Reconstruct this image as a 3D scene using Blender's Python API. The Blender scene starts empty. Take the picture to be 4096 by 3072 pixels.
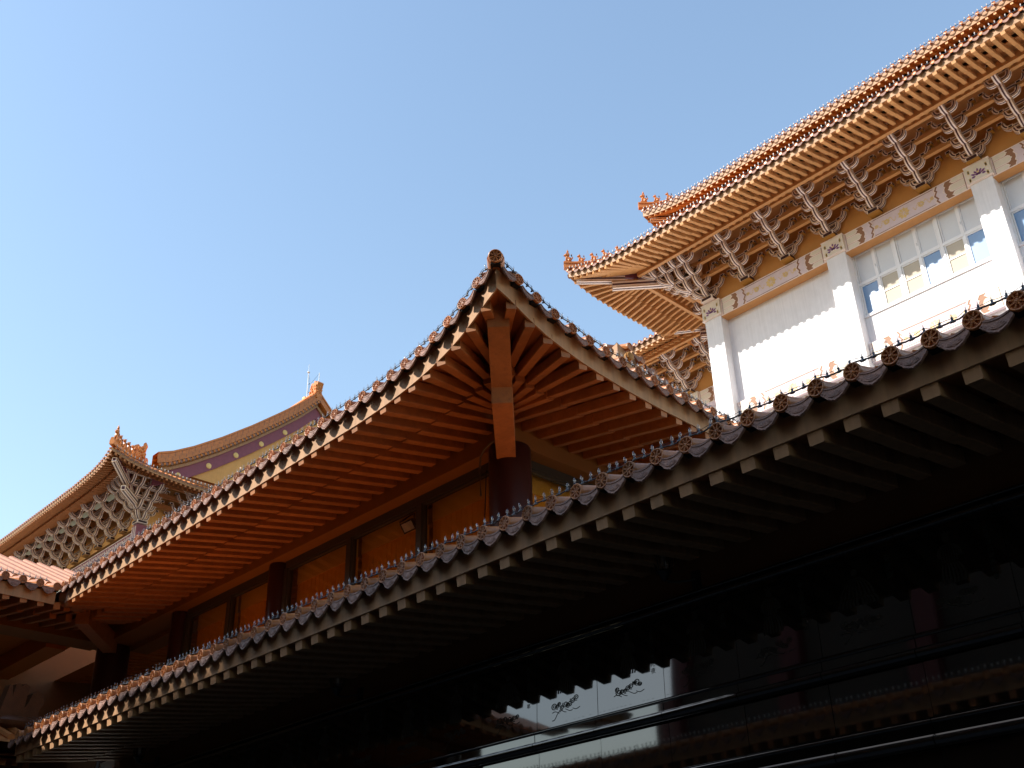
import bpy, bmesh, math, random
from mathutils import Vector, Matrix
from math import sin, cos, pi, radians, sqrt, atan2

random.seed(7)
SC = bpy.context.scene
COL = SC.collection
V3 = Vector

# ------------------------------------------------------------------ camera
cam_d = bpy.data.cameras.new("camera")
cam = bpy.data.objects.new("camera", cam_d)
COL.objects.link(cam)
PIT, ROL, YAW = radians(29.62), radians(-1.72), radians(-45.75)
cfw = V3((sin(YAW) * cos(PIT), cos(YAW) * cos(PIT), sin(PIT)))
cri = V3((cos(YAW), -sin(YAW), 0))
cup = cri.cross(cfw)
c_r = cri * cos(ROL) + cup * sin(ROL)
c_u = cup * cos(ROL) - cri * sin(ROL)
cam.matrix_world = Matrix(((c_r.x, c_u.x, -cfw.x, 0), (c_r.y, c_u.y, -cfw.y, 0), (c_r.z, c_u.z, -cfw.z, 1.6), (0, 0, 0, 1)))
cam_d.sensor_width = 36
cam_d.lens = 36 * 4440 / 4096
cam_d.clip_start = 0.05
cam_d.clip_end = 3000
SC.camera = cam

# ------------------------------------------------------------------ light
SUN = V3((-0.58, -1.0, 0.89)).normalized()          # towards the sun
world = bpy.data.worlds.new("World")
SC.world = world
world.use_nodes = True
wn = world.node_tree
wn.nodes.clear()
sky = wn.nodes.new("ShaderNodeTexSky")
sky.sky_type = 'NISHITA'
sky.sun_disc = False
sky.sun_elevation = math.asin(SUN.z)
sky.sun_rotation = atan2(SUN.x, SUN.y)
sky.altitude = 50
sky.air_density = 1.55
sky.dust_density = 0.6
sky.ozone_density = 1.0
bg = wn.nodes.new("ShaderNodeBackground")
bg.inputs[1].default_value = 0.138
wo = wn.nodes.new("ShaderNodeOutputWorld")
wn.links.new(sky.outputs[0], bg.inputs[0])
wn.links.new(bg.outputs[0], wo.inputs[0])
sun_d = bpy.data.lights.new("sun", 'SUN')
sun_d.energy = 4.0
sun_d.angle = radians(0.53)
sun_d.color = (1.0, 0.94, 0.86)
sun_o = bpy.data.objects.new("sun", sun_d)
COL.objects.link(sun_o)
sun_o.location = (0, 0, 60)
sun_o.rotation_euler = SUN.to_track_quat('Z', 'Y').to_euler()
SC.view_settings.view_transform = 'Standard'
SC.view_settings.look = 'None'
SC.view_settings.exposure = 0.90
SC.view_settings.gamma = 1.0
SC.cycles.max_bounces = 8
SC.cycles.diffuse_bounces = 5
SC.cycles.glossy_bounces = 4
SC.cycles.transmission_bounces = 6
SC.cycles.transparent_max_bounces = 12
SC.cycles.caustics_reflective = False
SC.cycles.caustics_refractive = False
SC.cycles.sample_clamp_indirect = 4
SC.cycles.use_denoising = True

# ------------------------------------------------------------------ materials
def mat(name, col, rough=0.6, var=0.12, scale=6.0, bump=0.0, bscale=60.0, ior=1.45, streak=0.0, stain=None, stain_amt=0.0, rnd=0.0):
    m = bpy.data.materials.new(name)
    m.use_nodes = True
    nt = m.node_tree
    p = nt.nodes["Principled BSDF"]
    p.inputs["Roughness"].default_value = rough
    p.inputs["IOR"].default_value = ior
    g = nt.nodes.new("ShaderNodeNewGeometry")
    n = nt.nodes.new("ShaderNodeTexNoise")
    n.inputs["Scale"].default_value = scale
    n.inputs["Detail"].default_value = 7
    n.inputs["Roughness"].default_value = 0.62
    nt.links.new(g.outputs["Position"], n.inputs["Vector"])
    r = nt.nodes.new("ShaderNodeMapRange")
    r.inputs[1].default_value = 0.25
    r.inputs[2].default_value = 0.75
    r.inputs[3].default_value = 1 - var
    r.inputs[4].default_value = 1 + var
    nt.links.new(n.outputs[0], r.inputs[0])
    mul = nt.nodes.new("ShaderNodeVectorMath")
    mul.operation = 'SCALE'
    mul.inputs[0].default_value = col
    nt.links.new(r.outputs[0], mul.inputs[3])
    out = mul.outputs[0]
    if streak:
        mp = nt.nodes.new("ShaderNodeMapping")
        mp.inputs["Scale"].default_value = (9, 9, 0.35)
        nt.links.new(g.outputs["Position"], mp.inputs[0])
        n2 = nt.nodes.new("ShaderNodeTexNoise")
        n2.inputs["Scale"].default_value = 2.0
        n2.inputs["Detail"].default_value = 5
        nt.links.new(mp.outputs[0], n2.inputs["Vector"])
        r2 = nt.nodes.new("ShaderNodeMapRange")
        r2.inputs[1].default_value = 0.35
        r2.inputs[2].default_value = 0.75
        r2.inputs[3].default_value = 1.0
        r2.inputs[4].default_value = 1.0 - streak
        nt.links.new(n2.outputs[0], r2.inputs[0])
        mu2 = nt.nodes.new("ShaderNodeVectorMath")
        mu2.operation = 'SCALE'
        nt.links.new(out, mu2.inputs[0])
        nt.links.new(r2.outputs[0], mu2.inputs[3])
        out = mu2.outputs[0]
    if stain:
        n3 = nt.nodes.new("ShaderNodeTexNoise")
        n3.inputs["Scale"].default_value = 14
        n3.inputs["Detail"].default_value = 9
        n3.inputs["Roughness"].default_value = 0.7
        nt.links.new(g.outputs["Position"], n3.inputs["Vector"])
        r3 = nt.nodes.new("ShaderNodeMapRange")
        r3.inputs[1].default_value = 0.5
        r3.inputs[2].default_value = 0.68
        r3.inputs[3].default_value = 0
        r3.inputs[4].default_value = stain_amt
        nt.links.new(n3.outputs[0], r3.inputs[0])
        mx = nt.nodes.new("ShaderNodeMix")
        mx.data_type = 'RGBA'
        nt.links.new(r3.outputs[0], mx.inputs[0])
        nt.links.new(out, mx.inputs[6])
        mx.inputs[7].default_value = (*stain, 1)
        out = mx.outputs[2]
    if rnd:
        oi = nt.nodes.new("ShaderNodeObjectInfo")
        r4 = nt.nodes.new("ShaderNodeMapRange")
        r4.inputs[3].default_value = 1 - rnd
        r4.inputs[4].default_value = 1 + rnd * .7
        nt.links.new(oi.outputs["Random"], r4.inputs[0])
        mu4 = nt.nodes.new("ShaderNodeVectorMath")
        mu4.operation = 'SCALE'
        nt.links.new(out, mu4.inputs[0])
        nt.links.new(r4.outputs[0], mu4.inputs[3])
        out = mu4.outputs[0]
    nt.links.new(out, p.inputs["Base Color"])
    if bump:
        nb = nt.nodes.new("ShaderNodeTexNoise")
        nb.inputs["Scale"].default_value = bscale
        nb.inputs["Detail"].default_value = 5
        nt.links.new(g.outputs["Position"], nb.inputs["Vector"])
        bp = nt.nodes.new("ShaderNodeBump")
        bp.inputs["Strength"].default_value = bump
        bp.inputs["Distance"].default_value = 0.01
        nt.links.new(nb.outputs[0], bp.inputs["Height"])
        nt.links.new(bp.outputs[0], p.inputs["Normal"])
    return m

def glass_mat(name, tint, ior=1.5, rough=0.0, trans=0.9, fac_add=0.0):
    m = bpy.data.materials.new(name)
    m.use_nodes = True
    nt = m.node_tree
    nt.nodes.clear()
    o = nt.nodes.new("ShaderNodeOutputMaterial")
    mix = nt.nodes.new("ShaderNodeMixShader")
    lw = nt.nodes.new("ShaderNodeLayerWeight")
    lw.inputs[0].default_value = 0.5
    pw = nt.nodes.new("ShaderNodeMath")
    pw.operation = 'POWER'
    pw.inputs[1].default_value = 4.0
    ad = nt.nodes.new("ShaderNodeMath")
    ad.operation = 'MULTIPLY_ADD'
    ad.use_clamp = True
    r0 = ((ior - 1) / (ior + 1)) ** 2 + fac_add
    ad.inputs[1].default_value = 1 - r0
    ad.inputs[2].default_value = r0
    nt.links.new(lw.outputs["Facing"], pw.inputs[0])
    nt.links.new(pw.outputs[0], ad.inputs[0])
    tr = nt.nodes.new("ShaderNodeBsdfTransparent")
    tr.inputs[0].default_value = (*[t * trans for t in tint], 1)
    gl = nt.nodes.new("ShaderNodeBsdfGlossy")
    gl.inputs["Roughness"].default_value = rough
    nt.links.new(ad.outputs[0], mix.inputs[0])
    nt.links.new(tr.outputs[0], mix.inputs[1])
    nt.links.new(gl.outputs[0], mix.inputs[2])
    nt.links.new(mix.outputs[0], o.inputs[0])
    return m

M = {}
M['tile'] = mat('glazed_tile', (0.45, 0.17, 0.052), 0.38, 0.22, 9, 0.25, 70, stain=(0.20, 0.09, 0.05), stain_amt=0.5, rnd=0.22)
M['drip'] = mat('clay_drip_tile', (0.235, 0.118, 0.08), 0.62, 0.3, 22, 0.6, 90, stain=(0.10, 0.07, 0.06), stain_amt=0.6, rnd=0.3)
M['fascia'] = mat('beige_paint', (0.44, 0.24, 0.115), 0.6, 0.10, 3, 0.08, 120, streak=0.28)
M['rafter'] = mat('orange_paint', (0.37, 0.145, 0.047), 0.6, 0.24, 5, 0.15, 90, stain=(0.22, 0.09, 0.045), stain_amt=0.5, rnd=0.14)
M['rafter_w'] = mat('light_orange_bounce_paint', (0.56, 0.27, 0.095), 0.58, 0.10, 3, 0.05, 60, rnd=0.10)  # white hall's yellower orange, lightened to stand in for bounce under its eaves
M['soffit_w'] = mat('light_orange_bounce_board', (0.50, 0.215, 0.07), 0.62, 0.10, 3)  # boarding lightened the same way, bounce light put into the colour
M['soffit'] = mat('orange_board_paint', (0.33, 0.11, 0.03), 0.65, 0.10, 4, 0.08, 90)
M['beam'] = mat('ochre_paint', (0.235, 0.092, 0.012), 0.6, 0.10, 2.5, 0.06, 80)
M['maroon'] = mat('maroon_paint', (0.034, 0.008, 0.008), 0.32, 0.12, 3)
M['bronze'] = mat('bronze_frame', (0.045, 0.036, 0.028), 0.4, 0.1, 8)
M['ceil'] = mat('orange_ceiling', (0.46, 0.145, 0.018), 0.6, 0.08, 1.5)
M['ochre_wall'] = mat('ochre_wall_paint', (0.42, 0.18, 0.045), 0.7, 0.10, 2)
M['white'] = mat('white_plaster', (0.80, 0.785, 0.80), 0.7, 0.05, 3, 0.12, 40, streak=0.09)
M['frame_white'] = mat('white_frame', (0.82, 0.82, 0.83), 0.4, 0.03, 5)
M['mauve'] = mat('mauve_panel_paint', (0.70, 0.585, 0.62), 0.65, 0.06, 6)
M['cream'] = mat('cream_paint', (0.74, 0.66, 0.55), 0.6, 0.05, 6)
M['brown'] = mat('brown_groove_paint', (0.30, 0.145, 0.075), 0.6, 0.1, 6)
M['gold'] = mat('gold_line_paint', (0.36, 0.16, 0.02), 0.5, 0.1, 8)
M['pale_gold'] = mat('pale_gold_paint', (0.72, 0.52, 0.22), 0.5, 0.1, 8)
M['bwhite'] = mat('pinkish_white_paint', (0.86, 0.72, 0.64), 0.55, 0.05, 6)
M['bdark'] = mat('aubergine_paint', (0.075, 0.020, 0.032), 0.5, 0.15, 8)
M['plum'] = mat('plum_paint', (0.22, 0.06, 0.085), 0.6, 0.12, 4)
M['purple'] = mat('purple_petal_paint', (0.20, 0.07, 0.20), 0.6, 0.1, 8)
M['granite'] = mat('black_granite', (0.004, 0.0045, 0.0045), 0.03, 0.5, 120, ior=1.75)
M['tile_o'] = mat('orange_glazed_tile', (0.54, 0.185, 0.040), 0.34, 0.2, 5, 0.15, 40, rnd=0.15)
M['ochre_w'] = mat('lit_ochre_paint', (0.56, 0.27, 0.075), 0.65, 0.08, 2)  # ochre wall paint lightened to stand for light between the brackets
M['amber'] = mat('amber_glow_panel', (0.86, 0.38, 0.02), 0.6, 0.06, 3)  # glow of the room put into the panel colour
M['amber_pale'] = mat('amber_glow_head', (0.80, 0.46, 0.07), 0.6, 0.06, 3)  # paler top strip: brighter glow under the header painted in
M['brown_wall'] = mat('brown_wall_paint', (0.20, 0.085, 0.022), 0.7, 0.1, 2)
M['shaded_clay'] = mat('shaded_clay', (0.085, 0.036, 0.018), 0.45, 0.3, 8, 0.4, 50)  # ridge ornament clay, darkened in colour for the shade it stands in
M['joint'] = mat('dark_joint', (0.006, 0.006, 0.006), 0.7, 0.1, 10)
M['engrave'] = mat('engraved_stone', (0.012, 0.010, 0.008), 0.8, 0.35, 40)
M['engrave_green'] = mat('engraved_green_paint', (0.013, 0.019, 0.016), 0.8, 0.3, 40)
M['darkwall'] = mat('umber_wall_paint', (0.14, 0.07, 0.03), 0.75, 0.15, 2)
M['black'] = mat('black_metal', (0.012, 0.012, 0.013), 0.4, 0.1, 10)
M['cable'] = mat('grey_black_cable', (0.03, 0.031, 0.036), 0.5, 0.1, 20)
M['socket'] = mat('socket_plastic', (0.10, 0.115, 0.14), 0.4, 0.1, 20)
M['conduit'] = mat('conduit_metal', (0.11, 0.07, 0.04), 0.5, 0.1, 10)
M['steel'] = mat('pale_steel', (0.62, 0.63, 0.64), 0.35, 0.05, 10)
M['yellow'] = mat('yellow_wall_paint', (0.64, 0.33, 0.10), 0.7, 0.08, 3, streak=0.1)
M['dot'] = mat('yellow_dot_paint', (0.74, 0.50, 0.18), 0.6, 0.05, 3)
M['stone'] = mat('dark_paving', (0.075, 0.07, 0.065), 0.6, 0.2, 3, 0.1, 30)
M['pale_stone'] = mat('bounce_paving', (0.50, 0.45, 0.38), 0.7, 0.12, 2)
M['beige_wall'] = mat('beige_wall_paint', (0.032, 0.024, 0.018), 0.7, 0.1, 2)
M['red'] = mat('red_paint', (0.075, 0.008, 0.010), 0.5, 0.1, 3)
M['blind'] = mat('beige_blind', (0.52, 0.46, 0.37), 0.75, 0.04, 20, 0.1, 150)
M['frost'] = mat('frosted_pane', (0.68, 0.71, 0.74), 0.25, 0.03, 3)
M['skypane'] = mat('sky_reflection_pane', (0.17, 0.30, 0.50), 0.22, 0.04, 2)  # sky reflected in the glass, put into the base colour
M['bulb'] = glass_mat('clear_bulb_glass', (1, 1, 1), 1.5, 0.03, 0.93, 0.05)
M['pane'] = glass_mat('window_glass', (0.95, 0.93, 0.9), 1.45, 0.0, 0.92, 0.0)
M['filament'] = mat('filament_glass', (0.55, 0.5, 0.45), 0.3, 0.05, 10)

# ------------------------------------------------------------------ mesh builder
class MB:
    def __init__(s):
        s.v, s.f, s.m = [], [], []
    def add(s, pts, faces, m=0):
        o = len(s.v)
        s.v += [tuple(p) for p in pts]
        for i, f in enumerate(faces):
            s.f.append(tuple(o + k for k in f))
            s.m.append(m[i] if isinstance(m, (list, tuple)) else m)
    def hexa(s, p, m=0):
        s.add(p, [(3, 2, 1, 0), (4, 5, 6, 7), (0, 1, 5, 4), (1, 2, 6, 5), (2, 3, 7, 6), (3, 0, 4, 7)], m)
    def box(s, c, hx, hy, hz, m=0, R=None):
        c = V3(c)
        X, Y, Z = V3((hx, 0, 0)), V3((0, hy, 0)), V3((0, 0, hz))
        if R is not None:
            X, Y, Z = R @ X, R @ Y, R @ Z
        s.hexa([c - X - Y - Z, c + X - Y - Z, c + X + Y - Z, c - X + Y - Z, c - X - Y + Z, c + X - Y + Z, c + X + Y + Z, c - X + Y + Z], m)
    def bb(s, x0, x1, y0, y1, z0, z1, m=0):
        s.box(((x0 + x1) / 2, (y0 + y1) / 2, (z0 + z1) / 2), abs(x1 - x0) / 2, abs(y1 - y0) / 2, abs(z1 - z0) / 2, m)
    def beam(s, p, q, w, h, m=0, up=V3((0, 0, 1)), top=False):
        """bar from p to q; p,q on the bottom centre line; vertical end faces"""
        p, q = V3(p), V3(q)
        d = (q - p).normalized()
        sd = d.cross(up).normalized() * (w / 2)
        u = up * h
        s.hexa([p - sd, p + sd, q + sd, q - sd, p - sd + u, p + sd + u, q + sd + u, q - sd + u], m)
    def tube(s, pts, r, n=8, m=0, closed=False, caps=True, half=False, up0=V3((0, 0, 1))):
        pts = [V3(p) for p in pts]
        rings = []
        for i, p in enumerate(pts):
            a = pts[max(0, i - 1)]
            b = pts[min(len(pts) - 1, i + 1)]
            t = (b - a).normalized()
            sd = t.cross(up0)
            if sd.length < 1e-4:
                sd = t.cross(V3((1, 0, 0)))
            sd.normalize()
            u = sd.cross(t)
            rr = r[i] if isinstance(r, (list, tuple)) else r
            k = n + 1 if half else n
            rings.append([p + sd * (cos((pi if half else 2 * pi) * j / n) * rr) + u * (sin((pi if half else 2 * pi) * j / n) * rr) for j in range(k)])
        k = len(rings[0])
        vs = [q for rg in rings for q in rg]
        fs = []
        for i in range(len(rings) - 1):
            for j in range(k - 1 if half else k):
                j2 = (j + 1) % k
                fs.append((i * k + j, i * k + j2, (i + 1) * k + j2, (i + 1) * k + j))
        if caps:
            fs.append(tuple(range(k - 1, -1, -1)))
            fs.append(tuple((len(rings) - 1) * k + j for j in range(k)))
        s.add(vs, fs, m)
    def lathe(s, prof, c=(0, 0, 0), n=12, m=0, ax=V3((0, 0, 1)), cap=True):
        """prof: list of (r, h) along axis"""
        ax = V3(ax).normalized()
        e1 = ax.cross(V3((0, 1, 0)))
        if e1.length < 1e-3:
            e1 = ax.cross(V3((1, 0, 0)))
        e1.normalize()
        e2 = ax.cross(e1)
        c = V3(c)
        vs, fs = [], []
        for r, h in prof:
            for j in range(n):
                a = 2 * pi * j / n
                vs.append(c + ax * h + (e1 * cos(a) + e2 * sin(a)) * r)
        for i in range(len(prof) - 1):
            for j in range(n):
                j2 = (j + 1) % n
                fs.append((i * n + j, i * n + j2, (i + 1) * n + j2, (i + 1) * n + j))
        mm = [m[i] if isinstance(m, (list, tuple)) else m for i in range(len(prof) - 1) for j in range(n)]
        if cap:
            fs.append(tuple(range(n - 1, -1, -1)))
            fs.append(tuple((len(prof) - 1) * n + j for j in range(n)))
            mm += [m[0], m[-1]] if isinstance(m, (list, tuple)) else [m, m]
        s.add(vs, fs, mm)
    def poly(s, pts2, fr, th, m=0, back=0.0):
        """flat polygon in frame fr=(origin, u, v, n), lifted to th along n"""
        o, u, v, n = fr
        k = len(pts2)
        top = [o + u * a + v * b + n * th for a, b in pts2]
        bot = [o + u * a + v * b + n * back for a, b in pts2]
        s.add(top + bot, [tuple(range(k))] + [(i, k + i, k + (i + 1) % k, (i + 1) % k) for i in range(k)], m)
    def blob(s, c, rx, ry, rz, m=0, n=8, k=6, R=None, jit=0.0):
        vs, fs = [], []
        for i in range(k + 1):
            th = pi * i / k
            for j in range(n):
                a = 2 * pi * j / n
                q = V3((sin(th) * cos(a) * rx, sin(th) * sin(a) * ry, cos(th) * rz)) * (1 + random.uniform(-jit, jit))
                if R is not None:
                    q = R @ q
                vs.append(V3(c) + q)
        for i in range(k):
            for j in range(n):
                j2 = (j + 1) % n
                fs.append((i * n + j, (i + 1) * n + j, (i + 1) * n + j2, i * n + j2))
        s.add(vs, fs, m)
    def mesh(s, name, mats, smooth=False):
        me = bpy.data.meshes.new(name)
        me.from_pydata(s.v, [], s.f)
        for k in mats:
            me.materials.append(M[k])
        me.polygons.foreach_set("material_index", s.m)
        if smooth:
            me.polygons.foreach_set("use_smooth", [True] * len(s.f))
        me.update()
        bm = bmesh.new()
        bm.from_mesh(me)
        bmesh.ops.recalc_face_normals(bm, faces=bm.faces)
        bm.to_mesh(me)
        bm.free()
        if smooth:
            try:
                me.set_sharp_from_angle(angle=radians(38))
            except Exception:
                pass
        return me
    def build(s, name, mats, parent=None, smooth=False):
        return place(bpy.data.objects.new(name, s.mesh(name, mats, smooth)), parent)

def place(o, parent=None, mw=None):
    COL.objects.link(o)
    if parent is not None:
        o.parent = parent
        o.matrix_parent_inverse = ROOTINV.get(parent.name, Matrix.Identity(4))
    if mw is not None:
        o.matrix_basis = mw
    return o

ROOTINV = {}
def thing(name, loc, label, cat, group=None):
    o = bpy.data.objects.new(name, None)
    COL.objects.link(o)
    o.location = loc
    o.empty_display_size = 0.3
    o['label'] = label
    o['category'] = cat
    if group:
        o['group'] = group
    ROOTINV[o.name] = Matrix.Translation(-V3(loc))
    return o

def copies(src, parent, mats_list, subs=()):
    """src: unlinked template object; one part per matrix; subs: templates of sub-parts"""
    res = []
    for mw in mats_list:
        c = src.copy()
        place(c, parent, mw)
        for sb in subs:
            d = sb.copy()
            COL.objects.link(d)
            d.parent = c
        res.append(c)
    return res

def frame(o, x, y, z):
    return Matrix(((x.x, y.x, z.x, o.x), (x.y, y.y, z.y, o.y), (x.z, y.z, z.z, o.z), (0, 0, 0, 1)))

ZU = V3((0, 0, 1))

# ------------------------------------------------------------------ unit meshes
def wheel_tile(n=28, detail=True, blen=0.55, mats=('tile', 'drip')):
    """round end tile with eight-spoked wheel; local -y faces out, barrel runs to +y"""
    mb = MB()
    R = 0.071
    mb.lathe([(R, 0.0), (R, 0.02), (R * 0.93, 0.02)], n=n, m=0, ax=V3((0, 1, 0)), cap=False)
    ax = V3((0, -1, 0))
    mb.lathe([(R, 0.0), (R, 0.006), (R * 0.93, 0.010), (R * 0.84, 0.008), (R * 0.82, 0.004), (R * 0.78, 0.007), (R * 0.74, 0.001), (R * 0.70, -0.008), (0.0001, -0.008)], n=n, m=0, ax=ax, cap=False)
    if detail:
        mb.lathe([(0.017, -0.012), (0.016, 0.004), (0.012, 0.005), (0.010, 0.001), (0.008, 0.006), (0.0001, 0.008)], n=12, ax=ax, cap=False)
        for k in range(8):
            a = pi / 8 + k * pi / 4
            d = V3((cos(a), 0, sin(a)))
            Rm = Matrix((d, V3((0, 1, 0)), d.cross(V3((0, 1, 0))))).transposed()
            mb.box(d * 0.036 + V3((0, 0.002, 0)), 0.018, 0.008, 0.0028, 0, Rm)
            for t in (0.026, 0.037, 0.047):
                mb.box(d * t + V3((0, -0.004, 0)), 0.0028, 0.006, 0.0055, 0, Rm)
            mb.blob(d * 0.060 + V3((0, -0.010, 0)), 0.004, 0.004, 0.004, 0, 5, 4)
    # barrel
    sl = 0.27
    pts = [V3((0, 0.018 + t, t * sl)) for t in (0, 0.12, 0.235, 0.25, 0.4, blen)]
    mb.tube(pts, [0.062, 0.062, 0.062, 0.066, 0.066, 0.066], 14 if detail else 8, 0, half=False)
    mb.box((0, 0.11, -0.045), 0.050, 0.08, 0.03, 2)
    return mb

def drip_tile(detail=True):
    """pendant tile between two round tiles: a leaf-shaped plate leaning outwards"""
    mb = MB()
    n = 16 if detail else 8
    rows = 5 if detail else 3
    LEN = .128
    dn = V3((0, -0.24, -0.971))
    nm = V3((0, -0.971, 0.24))
    def P(u, v):
        au = abs(u)
        vb = .30 + .70 * (1 - au) ** 1.15 + .16 * (1 - abs(2 * au - 1)) + (.03 * cos(au * pi * 7) if .1 < au < .95 else 0)
        vv = v * vb
        x = u * (.090 + .028 * min(1.0, vv / .34))
        return V3((x, -.012, -.048 - .008 * (1 - u * u))) + dn * (LEN * vv) + nm * (-.008 * (1 - u * u) * (1 - vv * .6))
    th = nm * -.016
    k = n + 1
    F = [[P(-1 + 2 * i / n, j / rows) for i in range(k)] for j in range(rows + 1)]
    vs = [q for r in F for q in r] + [q + th for r in F for q in r]
    o = (rows + 1) * k
    fs = []
    for j in range(rows):
        for i in range(n):
            q = (j * k + i, j * k + i + 1, (j + 1) * k + i + 1, (j + 1) * k + i)
            fs += [q, tuple(o + t for t in q[::-1])]
    ring = [j * k for j in range(rows + 1)] + [rows * k + i for i in range(1, k)] + [j * k + n for j in range(rows - 1, -1, -1)] + [i for i in range(n - 1, 0, -1)]
    for i in range(len(ring)):
        p, q = ring[i], ring[(i + 1) % len(ring)]
        fs.append((p, q, o + q, o + p))
    mb.add(vs, fs, 0)
    if detail:
        e = nm * .006
        for i in range(n):
            u0, u1 = -1 + 2 * i / n, -1 + 2 * (i + 1) / n
            for t0, t1 in ((0.0, 0.10), (0.86, 1.0)):
                p = [P(u0, t0), P(u1, t0), P(u1, t1), P(u0, t1)]
                mb.hexa(p + [q + e for q in p], 0)
            if i % 2 == 0:
                mb.blob(P(u0 * .93, .70), .008, .006, .008, 0, 6, 4)
        c0 = P(0, .72)
        for k2 in range(-3, 4):
            a = k2 * 0.40
            d = -dn * cos(a) + V3((sin(a), 0, 0))
            mb.blob(c0 + d * 0.034 + e * .5, .008, .006, .028, 0, 6, 5, Matrix((V3((1, 0, 0)), nm, -dn)).transposed() @ Matrix.Rotation(a, 3, 'Y'))
    # pan tile running back under the barrels
    for i in range(n):
        u0, u1 = -1 + 2 * i / n, -1 + 2 * (i + 1) / n
        a, a2 = P(u0, 0), P(u1, 0)
        sv = V3((0, 0.45, 0.45 * 0.34))
        mb.hexa([a, a2, a2 + sv, a + sv] + [q + V3((0, 0, 0.012)) for q in (a, a2, a2 + sv, a + sv)], 0)
    return mb

def unit_rafter(w, h):
    """runs along +y from 0 to 1, bottom at z=0; small chamfer look via slightly narrower bottom"""
    mb = MB()
    c = 0.006
    sec = [(-w / 2, h), (-w / 2, c), (-w / 2 + c, 0), (w / 2 - c, 0), (w / 2, c), (w / 2, h)]
    vs = [V3((x, 0, z)) for x, z in sec] + [V3((x, 1, z)) for x, z in sec]
    k = len(sec)
    fs = [tuple(range(k)), tuple(range(2 * k - 1, k - 1, -1))] + [(i, k + i, k + (i + 1) % k, (i + 1) % k) for i in range(k)]
    mb.add(vs, fs, 0)
    return mb

T_WHEEL = bpy.data.objects.new("eave_tile", wheel_tile().mesh("eave_tile", ['tile', 'drip', 'joint'], True))
T_DRIP = bpy.data.objects.new("drip_tile", drip_tile().mesh("drip_tile", ['drip'], True))
T_WHEEL_LO = bpy.data.objects.new("eave_tile", wheel_tile(12, False).mesh("eave_tile_far", ['tile_o', 'drip', 'joint'], True))
T_DRIP_LO = bpy.data.objects.new("drip_tile", drip_tile(False).mesh("drip_tile_far", ['drip'], True))
def raf(name, w, h, mt='rafter'):
    return bpy.data.objects.new(name, unit_rafter(w, h).mesh(name, [mt]))
T_FLY = raf("flying_rafter", 0.115, 0.12)
T_INN = raf("eave_rafter", 0.12, 0.13)
T_FLYW = raf("flying_rafter", 0.13, 0.13, 'rafter_w')
T_INNW = raf("eave_rafter", 0.13, 0.13, 'rafter_w')

def table(tb):
    def f(s):
        s = abs(s)
        for (a, x), (b, y) in zip(tb, tb[1:]):
            if s <= b:
                t = (s - a) / (b - a)
                return x + (y - x) * t
        return tb[-1][1]
    return f

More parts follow.
